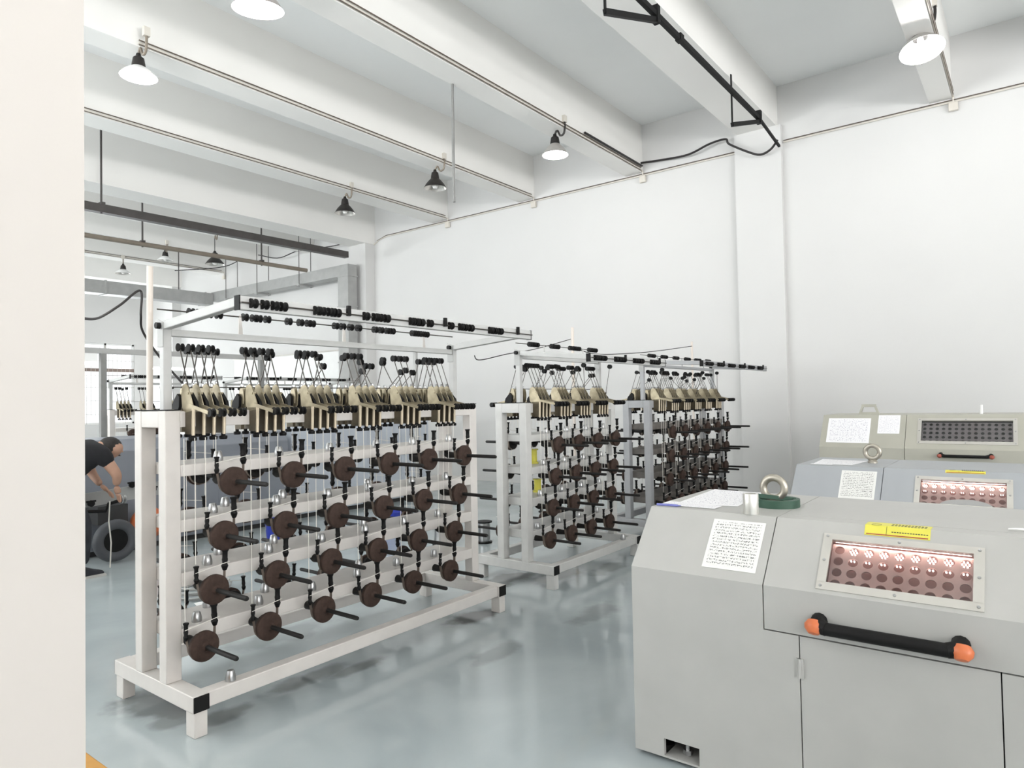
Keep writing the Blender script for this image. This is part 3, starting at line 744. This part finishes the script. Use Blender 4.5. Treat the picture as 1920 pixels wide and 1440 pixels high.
P12 = (0.787, 0.205, 1.014, 0.89)
M1o = machine('pale grey drawing machine with a green strap roll on top and black orange-tipped handle', 2.638, 1.392, 1.95, P12, 'm1',
        (0.768, 1.216, 0.045, 0.228), 0.553, 0.624, [('data_plate', 0.302, 0.517, 0.042, 0.270, 'plate')],
        warn=(0.875, 1.085, 0.262, 0.268), handle=(0.752, 1.18, 0.678, 0.0225, 'orange'), eye=(0.50, -0.455))
M2o = machine('blue-grey drawing machine with glossy window, standing behind the pale grey machine', 4.90, 1.36, 1.95, P12, 'm2',
        (0.768, 1.216, 0.045, 0.228), 0.553, 0.624, [('data_plate', 0.302, 0.517, 0.042, 0.270, 'plate')],
        warn=(0.90, 1.11, 0.285, 0.215), eye=(0.54, -0.43), glow=2, arch=True)
M3o = machine('olive-grey drawing machine with a long dark window and lifting lug, by the right wall', 7.20, 1.70, 2.1, (1.0, 0.22, 1.305, 0.95), 'm3',
        (0.86, 1.55, 0.085, 0.31), 0.735, 0.87, [('instruction_sheet', 0.055, 0.435, 0.05, 0.335, 'paper'), ('data_plate', 0.50, 0.685, 0.16, 0.37, 'paper')],
        handle=(1.02, 1.39, 0.945, 0.014, 'redor'), lug=(0.42, -0.38), glow=False, frame_mat='frame', pink='guard3', holes=(14, 5, 0.0145), inside='core', door=(0.86, 1.6), recess=False)

# things lying on the near machine
ZT = 1.014
def paper(pts, lb, z):
    o = uv_panel('paper_sheet', [(x, y, z) for x, y in pts], 'paper', None, 0.0008)
    return tag(o, lb, 'paper')
paper([(3.02, 1.06), (3.50, 1.10), (3.53, 1.36), (2.98, 1.33)], 'large printed sheet lying on the pale grey machine behind the silver cylinder', ZT + .0012)
paper([(2.90, 1.12), (2.99, 1.12), (3.02, 1.385), (2.895, 1.375)], 'small glossy printed slip on the front edge of the pale grey machine', ZT + .0022)
paper([(5.20, 1.02), (5.55, 0.98), (5.60, 1.30), (5.18, 1.27)], 'white sheet lying on the blue-grey machine beside the lifting eye', ZT + .0012)
paper([(5.14, 1.14), (5.19, 1.13), (5.20, 1.28), (5.13, 1.28)], 'narrow folded slip on the front edge of the blue-grey machine', ZT + .0022)
tag(obj('pen', MB().cyl((2.885, 1.285, ZT + .006), (2.875, 1.38, ZT + .006), .0055, n=8).cyl((2.885, 1.285, ZT + .006), (2.887, 1.268, ZT + .006), .004, .001, n=8), 'violet'), 'violet pen at the corner of the pale grey machine', 'pen')
tag(obj('aluminium_collar', MB().lathe([(.022, 0), (.031, 0), (.0315, .003), (.0315, .080), (.030, .084), (.022, .084), (.022, 0)], n=28), 'alu', loc=(2.868, .952, ZT)), 'turned silver cylinder standing on the pale grey machine', 'cylinder')
gt = tag(obj('strap_roll', MB().lathe([(.072, 0.0), (.098, 0.0), (.098, .034), (.072, .034), (.072, 0.0)], n=40), 'green', loc=(3.13, .925, ZT)), 'roll of dark green strap lying around the lifting eye of the near machine', 'strap roll')
obj('loose_end', MB().bar((.03, -.075, .028), (-.06, .075, .05), .002, .018), 'green', gt)
tag(obj('cable_tie_scrap', MB().tube(curve_pts([(2.98, .085, ZT + .004), (2.97, .06, ZT + .008), (2.985, .03, ZT + .006), (2.97, -.01, ZT + .008)]), .004, 6), 'white'), 'small white plastic scrap on top of the pale grey machine', 'scrap')

# ================================================================== lamps, conduits, pipes
def bell(name, label, pos, kind, beam_y, tilt=(0, 0), drop=0.0, sc=1.0):
    """bell lamp: pos = centre of the rim"""
    root = thing(name, label, 'lamp', pos)
    lit = kind == 'lit'
    sm = {'lit': 'lampgrey', 'black': 'lampblack', 'white': 'lampwhite', 'litwhite': 'lampwhite'}[kind]
    R = 0.175 * sc
    rot = (tilt[0], tilt[1], 0)
    flat = kind in ('white', 'litwhite')
    H = 0.10 if flat else 0.15
    prof = [(R, 0.0), (R * .97, .012), (R * .80, H * .42), (R * .55, H * .78), (R * .36, H), (R * .34, H)]
    inn = [(R * .33, H - .004), (R * .53, H * .78 - .006), (R * .78, H * .42 - .006), (R * .965, .008), (R * .99, 0.0)]
    m = MB(); n = 32
    vs_ = []; fs = []
    def ringmesh(pr):
        v = []; f = []
        for r, h in pr:
            for k in range(n): v.append((r * math.cos(2 * PI * k / n), r * math.sin(2 * PI * k / n), h))
        for i in range(len(pr) - 1):
            for k in range(n): f.append((i * n + k, i * n + (k + 1) % n, (i + 1) * n + (k + 1) % n, (i + 1) * n + k))
        return v, f
    sh = obj('shade', MB().add(*ringmesh(prof)), sm, root, rot=rot)
    obj('reflector', MB().add(*ringmesh(inn)), 'lit' if kind in ('lit', 'litwhite') else 'silverin', sh)
    obj('bulb', MB().lathe([(0, -.005), (.03 * sc, .0), (.05 * sc, .03), (.05 * sc, .055), (.025 * sc, .10), (.02 * sc, H), (0, H)], n=16), 'bulb' if kind in ('lit', 'litwhite') else 'bulboff', sh)
    hb = 'lampblack' if kind != 'lit' else 'darkiron'
    obj('lamp_holder', MB().lathe([(R * .38, H - .005), (R * .36, H + .03), (R * .30, H + .09), (R * .16, H + .11), (R * .12, H + .14), (0, H + .14)], n=18), hb, sh)
    top = Vector((0, 0, H + .13))
    if drop:
        obj('drop_rod', MB().cyl((0, 0, H + .13), (0, 0, H + .13 + drop), .008, n=8), 'lampblack', root)
        top.z += drop
    by = beam_y - pos[1]
    obj('gooseneck', MB().tube(curve_pts([top, top + Vector((0, by * .25, .05)), top + Vector((0, by * .55, -.03)), top + Vector((0, by * .9, -.02)), (0, by * 1.02, top.z + .06), (0, by * 1.02, top.z + .16)]), .014, 8), 'pipe2' if kind != 'lit' else 'lampblack', root)
    obj('mount_box', MB().box(-.03, .03, by * 1.02 - .02, by * 1.02 + .03, top.z + .13, top.z + .22), 'conduit', root)
    if kind in ('lit', 'litwhite'):
        l = bpy.data.lights.new('bulb_light', 'POINT'); l.energy = 28; l.shadow_soft_size = .08; l.color = (1, .98, .95)
        lo = bpy.data.objects.new('bulb_light', l); COL.objects.link(lo); lo.parent = sh; lo.location = (0, 0, -.03)
    return root
def lp(px, py, Y): return tuple(ony(px, py, Y))
bell('bell_lamp', 'lit grey bell lamp tilted under the beam beside the big crossbeam with the black track', lp(1729, 94, .80), 'lit', .68, tilt=(-.12, .25), sc=1.18)
bell('bell_lamp', 'lit grey bell lamp hanging where the thick black cable starts', lp(1041, 291, 5.07), 'lit', 4.91)
bell('bell_lamp', 'large lit lamp on the thick-cable beam, close to the wall end', lp(484, 18, 5.07), 'lit', 4.91, tilt=(.1, -.1), sc=1.2)
bell('bell_lamp', 'black unlit bell lamp beside the long hanging rod', lp(816, 353, 7.28), 'black', 7.08)
bell('bell_lamp', 'black unlit bell lamp on the last beam before the brown pipes', lp(647, 400, 9.38), 'black', 9.20)
bell('bell_lamp', 'lit flat white lamp with black holder at the open end of a conduit', lp(260, 144, 7.15), 'litwhite', 6.98, sc=1.0)
bell('bell_lamp', 'lit bell lamp on the beam of the tilted lamp, above the pale grey machine', (3.2, .80, 4.85), 'lit', .68)  # out of view, added on the lamp grid for more light from above
bell('bell_lamp', 'lit bell lamp on the next beam past the pale grey machine', (3.2, -1.40, 4.85), 'lit', -1.52)  # second unseen lamp, added to light the floor
bell('bell_lamp', 'dark bell lamp on a drop rod between the two brown pipes', lp(403, 496, 13.72), 'black', 13.62, drop=.28, sc=1.1)
bell('bell_lamp', 'small flat white lamp just below the thin brown pipe', lp(310, 489, 15.5), 'white', 15.42)
bell('bell_lamp', 'small flat white lamp on the furthest conduit beam', lp(231, 513, 17.5), 'white', 17.5)

def conduit(label, y, x0, x1, z=5.20, wall_drop=True):
    root = thing('conduit', label, 'conduit', (x0, y, z))
    pts = [(0, 0, 0), (x1 - x0 - .12, 0, 0), (x1 - x0 - .03, 0, -.02), (x1 - x0 - .02, 0, -.12)] if wall_drop else [(0, 0, 0), (x1 - x0, 0, 0)]
    obj('pipe', MB().tube(pts, .012, 8), 'conduit', root)
    obj('wire', MB().tube([(0, -.008, .026), (x1 - x0 - .1, -.008, .026)], .0065, 6), 'wire', root)
    obj('wire', MB().tube([(0, -.008, -.018), (x1 - x0 - .1, -.008, -.018)], .0045, 6), 'wire', root)
    if wall_drop: obj('junction_box', MB().box(x1 - x0 - .06, x1 - x0 - .01, -.05, .05, -.20, -.10), 'conduit', root, bevel=.004)
    return root
conduit('conduit along the beam carrying the thick black cable', 4.915, -2, XW)
conduit('conduit along the beam of the long hanging rod, ending at a white lit lamp', 7.085, 3.15, XW)
conduit('conduit along the last beam before the brown pipes', 9.20, -2, XW)
conduit('conduit along the beam beyond the big crossbeam, next to the tilted lit lamp', .685, -2, XW)
conduit('conduit along the furthest visible beam', 17.53, 0, XW)
wc = thing('conduit', 'long conduit running along the right wall below the beams', 'conduit', (XW, 0, 5.1))
obj('pipe', MB().tube([(-.02, -6, .02), (-.02, 2.72, .02)], .012, 8), 'conduit', wc)
obj('pipe', MB().tube([(-.02, 3.42, .02), (-.02, 11.0, .02), (-.02, 11.25, -.02), (-.02, 11.4, -.1)], .012, 8), 'conduit', wc)
obj('wire', MB().tube([(-.03, -6, .04), (-.03, 2.72, .04)], .006, 6), 'wire', wc)
obj('wire', MB().tube([(-.03, 3.42, .04), (-.03, 11.0, .04), (-.03, 11.3, -.03)], .006, 6), 'wire', wc)
# thick black cable
tag(obj('thick_cable', MB().tube(curve_pts([(8.2, 4.90, 5.26), (9.0, 4.895, 5.255), (9.9, 4.89, 5.25), onx(1200, 306, 9.98), onx(1240, 300, 9.98), onx(1290, 290, 9.9), onx(1330, 270, 9.9), onx(1360, 261, 9.84), onx(1367, 270, 9.84), onx(1400, 284, 9.83), onx(1425, 290, 9.83), onx(1445, 280, 9.83), onx(1458, 262, 9.83)], 6), .016, 8), 'cable'), 'thick black cable drooping along the right wall to the black track', 'cable')
# black track with its brackets
tr = thing('hanging_track', 'black steel track hung on angle brackets under the big crossbeam', 'track', (0, 2.73, 5.1))
obj('rail', MB().bar((3.0, 0, .04), (9.0, 0, .02), .045, .05).bar((9.0, 0, .02), (9.84, 0, -.09), .03, .03), 'rubber', tr)
obj('sleeve', MB().box(6.42, 6.5, -.032, .032, -.0, .07), 'black', tr)
for xb in (8.03, 4.99):
    obj('bracket', MB().bar((xb, .03, .26), (xb, .03, -.36), .03, .012, (0, 1, 0)).bar((xb, .03, -.345), (xb + .93, .0, -.02), .04, .05).box(xb + .90, xb + .96, -.03, .03, -.05, .12), 'rubber', tr)
# long hanging rod
a = onz(843, 160, 5.17); 
tag(obj('hanging_rod', MB().cyl((5.79, 5.215, 5.17), (5.79, 5.215, 3.80), .017, n=10), 'rodgrey'), 'long thin grey rod hanging straight down from a beam', 'rod')
# brown pipes at the back
def hung_pipe(label, Y, pa, pb, w, mt, rods, square=True):
    A = ony(*pa, Y); B = ony(*pb, Y)
    root = thing('hung_pipe', label, 'pipe', (A.x, Y, A.z)); dx = B.x - A.x; dz = B.z - A.z
    m = MB().bar((-3, 0, -3 * dz / dx), (dx, 0, dz), w, w) if square else MB().cyl((-3, 0, -3 * dz / dx), (dx, 0, dz), w / 2, n=12)
    obj('pipe', m, mt, root)
    for (px, ztop) in rods:
        X = ony(px, 440, Y).x - A.x
        obj('hanger_rod', MB().cyl((X, 0, X * dz / dx - w * .6), (X, 0, ztop - A.z), .016, n=8), 'pipe', root)
        obj('hanger_clip', MB().box(X - .03, X + .03, -w * .6, w * .6, X * dz / dx + w * .4, X * dz / dx + w * .75), 'pipe', root)
    return root
hung_pipe('thick dark brown square pipe hung from rods near the far beams', 11.2, (155, 385), (650, 478), .125, 'pipe', ((190, ZC), ), True)
hung_pipe('thinner brown pipe hung from long rods behind the thick one', 12.35, (155, 440), (575, 507), .085, 'pipe2', ((267, ZC), (490, ZC)), False)
# galvanised duct
du_ = thing('air_duct', 'galvanised duct dropping down the right wall and running back along it', 'duct', (9.55, 11.75, 0))
obj('riser', MB().box(-.12, .12, -.17, .17, 0, 4.52), 'galv', du_)
obj('run', MB().box(-.12, .12, .17, 5.4, 4.28, 4.52), 'galv', du_)
for z in (1.2, 2.4, 3.6, 4.26): obj('flange', MB().box(-.135, .135, -.185, .185, z, z + .03), 'galv', du_)
for y in (1.5, 3.2, 4.6):
    for x in (-.16, .16): obj('hanger_rod', MB().cyl((x, y, 4.22), (x, y, ZC), .008, n=6), 'pipe', du_)
    obj('hanger_plate', MB().box(-.2, .2, y - .04, y + .04, 4.235, 4.275), 'galv', du_)
du2 = thing('air_duct', 'wide galvanised duct crossing the hall in front of the far window wall', 'duct', (0, 17.2, 4.33))
obj('run', MB().box(1.0, 9.42, -.18, .18, -.15, .15), 'galv', du2)
for x in (2, 4.4, 6.8, 9.2): obj('flange', MB().box(x, x + .03, -.195, .195, -.165, .165), 'galv', du2)
for x in (3, 5.9, 8.6): obj('hanger_rod', MB().cyl((x, 0, .15), (x, 0, ZC - 4.33), .012, n=6), 'pipe', du2)
# loose wiring at the far corner
tag(obj('loose_cable', MB().tube(curve_pts([(8.6, 17.4, 5.02), onx(420, 500, 9.7), onx(470, 478, 9.75), onx(520, 484, 9.75), onx(560, 470, 9.75), onx(620, 462, 9.75), onx(650, 455, 9.75)], 6), .012, 6), 'cable'), 'loose wavy cable strung along the far part of the right wall', 'cable')

# ================================================================== behind the racks
def bgmachine(label, x0, x1, y0, y1, z, paint):
    root = thing('winding_machine', label, 'machine', (x0, y0, 0))
    L = x1 - x0; D = y1 - y0
    obj('body', MB().prism([(0, .06), (0, z - .12), (.10, z), (D, z), (D, .06)], 0, L, 'X'), paint, root, bevel=.01)
    obj('plinth', MB().box(.03, L - .03, .05, D - .03, 0, .06), 'core', root)
    return root
ba = bgmachine('slate grey winding machine that the man in black works at', 2.35, 5.2, 7.6, 8.55, 1.18, 'bgA')
obj('seam_panel', MB().box(.5, 1.9, -.012, 0, .12, .62), 'bgA', ba, bevel=.005)
obj('vent_box', MB().box(.50, .78, -.28, 0, .36, .54), 'core', ba)
obj('belt_wheel', MB().torus((.60, -.42, .215), .155, .05, 'Y', 32, 12), 'tyre', ba)
obj('wheel_hub', MB().lathe([(0, -.04), (.13, -.04), (.13, .04), (0, .04)], o=(.60, -.40, .215), axis='Y', n=24), 'rubber', ba)
obj('wheel_guard', MB().lathe([(0, -.12), (.09, -.11), (.15, -.05), (.165, .03), (.15, .10), (0, .10)], o=(.98, -.30, .32), axis='Y', n=20), 'orange', ba)
obj('guide_plate', MB().bar((.22, -.60, .655), (.95, -.60, .70), .02, .13), 'galv', ba)
for (x, z) in ((.30, .63), (.66, .765), (.76, .77), (.86, .70)):
    obj('clamp_knob', MB().lathe([(0, -.02), (.03, -.02), (.03, 0), (.012, .004), (.012, .03), (0, .03)], o=(x, -.64, z), axis='Y', n=10).bar((x - .04, -.65, z + .02), (x + .04, -.65, z + .02), .015, .015), 'black', ba)
obj('guide_arm', MB().tube([(.25, -.64, .56), (.42, -.66, .545), (.44, -.67, .61), (.54, -.69, .635)], .016, 8), 'black', ba)
obj('guide_pulley', MB().lathe([(0, -.02), (.04, -.02), (.04, -.012), (.025, 0), (.04, .012), (.04, .02), (0, .02)], o=(.56, -.69, .64), axis='X', n=16), 'steel', ba)
obj('hanging_thread', MB().tube([(.44, -.70, .64), (.43, -.70, .45), (.45, -.70, .25), (.44, -.70, .02)], .006, 6), 'cordw', ba)
bb = bgmachine('pale blue-grey cabinet row behind the middle of the long cream rack', 5.35, 7.9, 7.75, 8.7, 1.34, 'bgB')
for k in range(4): obj('door', MB().box(.06 + k * .63, .64 + k * .63, -.012, 0, .12, 1.15), 'bgB', bb, bevel=.004)
# control box on the slate machine
cb = thing('control_box', 'white metal box on top of the slate grey winding machine', 'box', (4.05, 7.75, 1.18))
obj('body', MB().box(0, .75, 0, .6, 0, .16), 'white', cb, bevel=.006); obj('lid', MB().box(-.02, .77, -.02, .62, .165, .20), 'white', cb, bevel=.006)
tag(obj('laid_paper', MB().add([(5.6, 7.85, 1.342), (6.3, 7.8, 1.342), (6.4, 8.4, 1.342), (5.7, 8.45, 1.342), (5.6, 7.85, 1.346), (6.3, 7.8, 1.346), (6.4, 8.4, 1.35), (5.7, 8.45, 1.346)], [(3, 2, 1, 0), (4, 5, 6, 7), (0, 1, 5, 4), (1, 2, 6, 5), (2, 3, 7, 6), (3, 0, 4, 7)]), 'white'), 'white sheet lying on the pale blue-grey cabinets', 'paper')
def bucket(label, x, y, z, mt, s=1.0):
    r = thing('bucket', label, 'bucket', (x, y, z))
    obj('body', MB().lathe([(0, 0), (.09 * s, 0), (.12 * s, .26 * s), (.125 * s, .27 * s), (.115 * s, .27 * s), (.085 * s, .01), (0, .01)], n=20), mt, r)
    obj('bail', MB().tube(curve_pts([(-.12 * s, 0, .25 * s), (-.10 * s, .03, .16 * s), (0, .1 * s, .12 * s), (.10 * s, .03, .16 * s), (.12 * s, 0, .25 * s)], 5), .004, 6), 'steel', r)
bucket('blue plastic bucket on the floor behind the long cream rack', 4.35, 6.6, 0, 'blue')
bucket('small blue bucket near the wire reels behind the far end of the long cream rack', 5.5, 6.0, 0, 'blue', .9)
def reel(label, x, y, group=None, z=0.0, mid='steel', fl='black', s=1.0):
    r = thing('wire_reel', label, 'reel', (x, y, z), group=group)
    obj('flange', MB().lathe([(0, 0), (.085 * s, 0), (.085 * s, .014), (0, .014)], n=24), fl, r)
    obj('flange', MB().lathe([(0, .216 * s), (.085 * s, .216 * s), (.085 * s, .23 * s), (0, .23 * s)], n=24), fl, r)
    obj('winding', MB().lathe([(0, .014), (.06 * s, .014), (.064 * s, .06 * s), (.06 * s, .12 * s), (.064 * s, .17 * s), (.06 * s, .216 * s), (0, .216 * s)], n=24), mid, r)
reel('silver wire reel with black flanges seen between the two cream racks', 5.62, 4.71)
reel('silver wire reel with black flanges behind the far posts of the long cream rack', 5.28, 5.03)
reel('yellow reel on the second shelf inside the four-column rack', 4.86, 3.50, z=SHELF[1][1], mid='yellow', fl='yellow', s=.55)
reel('yellow reel on the third shelf inside the four-column rack', 4.92, 3.50, z=SHELF[2][1], mid='yellow', fl='yellow', s=.5)
for (x, y) in ((2.7, 5.4), (3.1, 5.7), (3.6, 5.3)):
    pass
# coil of wire and open sheet on the floor behind the long rack
co = MB()
for k in range(7): co.torus((0, 0, .012 + .014 * k), .20 + .02 * math.sin(k * 2.1), .006, 'Z', 36, 6)
tag(obj('wire_coil', co, 'galv', loc=(2.85, 5.35, 0)), 'loose coil of bright wire lying on the floor behind the long cream rack', 'coil')
tag(obj('rag', MB().add([(0, 0, .002), (.4, .05, .03), (.5, .35, .004), (.1, .4, .02), (.25, .2, .06)], [(0, 1, 4), (1, 2, 4), (2, 3, 4), (3, 0, 4)]), 'white', loc=(2.55, 4.7, 0)), 'crumpled white rag on the floor behind the long cream rack', 'rag')
# cardboard box low beside the wall end
bx = thing('cardboard_box', 'tan cardboard box on the floor beside the white wall end', 'box', (0.62, 2.62, 0))
obj('carton', MB().box(-.35, .384, -.35, .35, 0, .30), 'card', bx, bevel=.006)
obj('flap', MB().box(-.35, .0, -.35, .35, .302, .307), 'card', bx)
# overhead frame in the far row, with two tube lights under it
A = ony(100, 654, 9.6); B = ony(500, 671, 9.6); Pp = ony(193, 760, 9.6)
gf = thing('overhead_frame', 'grey steel overhead frame on a post before the grilled window', 'frame', (A.x, 9.6, 0))
obj('top_beam', MB().bar((-1, 0, A.z), (B.x - A.x, 0, A.z), .06, .07), 'galv', gf)
for xx in (Pp.x - A.x, B.x - A.x - .1):
    obj('post', MB().box(xx - .035, xx + .035, -.035, .035, 0, A.z - .035), 'rodgrey', gf)
for (pa, pb) in (((140, 672), (178, 674)), ((288, 683), (362, 686))):
    a = ony(*pa, 9.6); b = ony(*pb, 9.6)
    t_ = obj('tube_light', MB().cyl((a.x - A.x, 0, a.z - .06), (b.x - A.x, 0, a.z - .06), .018, n=10), 'tubewhite', gf)
    obj('tube_holder', MB().box(a.x - A.x - .02, b.x - A.x + .02, -.025, .025, a.z - .035, A.z - .035), 'white', t_)
# white board on the right wall beyond the duct
a = onx(646, 657, 10.0); b = onx(440, 676, 10.0)
wb = thing('white_board', 'tall white board fixed to the right wall beyond the duct riser', 'board', (XW, a.y, 0))
obj('panel', MB().box(-.05, -.005, 0, b.y - a.y, .35, a.z), 'white', wb)
obj('edge_strip', MB().box(-.08, -.005, -.06, 0, .35, a.z + .03), 'white', wb)
obj('edge_strip', MB().box(-.07, -.005, 0, b.y - a.y, a.z, a.z + .03), 'frame', wb)
# slim stand behind the racks
tag(obj('floor_lamp_stand', MB().cyl((6.2, 6.3, 0), (6.2, 6.3, 2.2), .03, n=10).cyl((6.2, 6.3, 0), (6.2, 6.3, .02), .2, n=20), 'galv'), 'slim grey stand pole behind the far part of the long cream rack', 'pole')

# ================================================================== the man at work
def skin(name, verts, edges, mt, parent, sub=2):
    me = bpy.data.meshes.new(name); me.from_pydata([v[:3] for v in verts], edges, [])
    o = bpy.data.objects.new(name, me); COL.objects.link(o); o.parent = parent
    sk = o.modifiers.new('skin', 'SKIN'); sk.use_smooth_shade = True
    for i, v in enumerate(verts):
        me.skin_vertices[0].data[i].radius = (v[3], v[4] if len(v) > 4 else v[3])
    me.skin_vertices[0].data[0].use_root = True
    s = o.modifiers.new('sub', 'SUBSURF'); s.levels = sub; s.render_levels = sub
    me.materials.append(M[mt])
    return o
PX, PY = 2.45, 6.85
man = thing('person', 'man in black T-shirt and dark trousers bending over the slate grey machine', 'person', (PX, PY, 0))
def W(px, py, Y=6.85):
    p = ony(px, py, Y); return (p.x - PX, p.y - PY, p.z)
hip = (-.10, 0.0, .92)
# bare body: neck, head and arms, one continuous surface under the clothes
sL = (.17, .17, 1.10); sR = (.19, -.17, 1.08)
verts = [(*hip, .10, .11), (.02, 0, 1.05, .125, .14), (.14, 0, 1.12, .13, .15), (.23, 0, 1.145, .055, .055), (.285, -.0, 1.155, .092, .088), (.345, -.0, 1.125, .118, .105), (.395, 0, 1.07, .098, .085),
         (*sR, .062), (.30, -.21, .90, .046), (.315, -.15, .80, .032), (*sL, .062), (.24, .19, .90, .044), (.26, .05, .80, .030),
         (-.08, -.09, .86, .06), (.06, -.11, .48, .05), (.03, -.11, .10, .035), (-.08, .09, .86, .06), (-.03, .11, .48, .05), (-.16, .11, .10, .042)]
edges = [(0, 1), (1, 2), (2, 3), (3, 4), (4, 5), (5, 6), (2, 7), (7, 8), (8, 9), (2, 10), (10, 11), (11, 12), (0, 13), (13, 14), (14, 15), (0, 16), (16, 17), (17, 18)]
skin('body', verts, edges, 'skin', man)
# clothes over it
skin('t_shirt', [(-.15, 0, .88, .15, .17), (.02, 0, 1.06, .165, .18), (.13, 0, 1.12, .16, .18), (.205, 0, 1.15, .085, .09), (*sR, .085), (.25, -.205, .985, .068), (*sL, .085), (.215, .19, .985, .068)],
     [(0, 1), (1, 2), (2, 3), (2, 4), (4, 5), (2, 6), (6, 7)], 'shirt', man)
skin('trousers', [(-.09, 0, 1.0, .125, .15), (-.13, 0, .86, .15, .17), (-.07, -.10, .70, .11), (.05, -.11, .48, .085), (.03, -.11, .11, .07), (-.10, .10, .70, .11), (-.03, .11, .48, .085), (-.16, .11, .11, .07)],
     [(0, 1), (1, 2), (2, 3), (3, 4), (1, 5), (5, 6), (6, 7)], 'trouser', man)
def hand(root_xyz, d, sgn):
    hx, hy, hz = root_xyz
    vs_ = [(hx, hy, hz, .026, .020), (hx + d[0] * .05, hy + d[1] * .05, hz + d[2] * .05, .036, .02), (hx + d[0] * .085, hy + d[1] * .085, hz + d[2] * .085, .034, .018)]
    es = [(0, 1), (1, 2)]
    h = skin('hand', vs_, es, 'skin', man, 2)
    for k in range(4):
        o = (k - 1.5) * .019; ln = (.07, .078, .074, .06)[k]
        b = Vector((hx + d[0] * .085, hy + d[1] * .085 + o, hz + d[2] * .085))
        dd = Vector(d); p1 = b + dd * ln * .45; p2 = p1 + (dd + Vector((0, 0, -.7))).normalized() * ln * .35; p3 = p2 + (dd * .4 + Vector((0, 0, -1))).normalized() * ln * .3
        skin('finger', [(*b, .0095), (*p1, .009), (*p2, .0085), (*p3, .0075)], [(0, 1), (1, 2), (2, 3)], 'skin', h, 1)
    b = Vector((hx + d[0] * .03, hy + d[1] * .03 + sgn * .03, hz + d[2] * .03))
    p1 = b + Vector((d[0] * .035, sgn * .018, d[2] * .035)); p2 = p1 + Vector((d[0] * .03, -sgn * .004, d[2] * .03 - .01))
    skin('thumb', [(*b, .011), (*p1, .0105), (*p2, .009)], [(0, 1), (1, 2)], 'skin', h, 1)
hand((.315, -.15, .80), (.25, .15, -.95), 1)
hand((.26, .05, .80), (.55, -.45, -.70), -1)
# hair cap, ear, nose, shoes
hair = MB()
n, m_ = 18, 9; vs_ = []; fs = []
for i in range(m_ + 1):
    t = PI * .62 * i / m_
    for k in range(n):
        a = 2 * PI * k / n; vs_.append((.108 * math.sin(t) * math.cos(a), .095 * math.sin(t) * math.sin(a), .104 * math.cos(t)))
for i in range(m_):
    for k in range(n): fs.append((i * n + k, i * n + (k + 1) % n, (i + 1) * n + (k + 1) % n, (i + 1) * n + k))
obj('hair', MB().add(vs_, fs), 'hair', man, (.318, 0, 1.138), (0, -.55, 0))
for s in (-1, 1):
    obj('ear', MB().lathe([(0, -.012), (.016, -.010), (.022, 0), (.016, .010), (0, .012)], axis='Y', n=12), 'skin', man, (.338, s * .084, 1.112))
    obj('eye', MB().lathe([(0, -.01), (.009, -.006), (.011, 0), (.009, .006), (0, .01)], n=10), 'hair', man, (.408, s * .034, 1.128))
obj('nose', MB().lathe([(.016, 0), (.010, .02), (0, .032)], n=8), 'skin', man, (.412, 0, 1.105), (0, 1.9, 0))
obj('mouth', MB().box(-.004, .004, -.022, .022, -.004, .004), 'belt', man, (.404, 0, 1.062), (0, .5, 0))
for (x, y) in ((.03, -.11), (-.16, .11)):
    sh = obj('shoe', MB().prism([(-.09, .022), (-.095, .10), (-.02, .125), (.04, .10), (.12, .065), (.175, .05), (.19, .022)], -.045, .045, 'Y'), 'shoe', man, (x, y, 0), bevel=.018)
    obj('sole', MB().prism([(-.10, 0), (-.10, .024), (.19, .024), (.20, .012), (.195, 0)], -.048, .048, 'Y'), 'sole', sh)
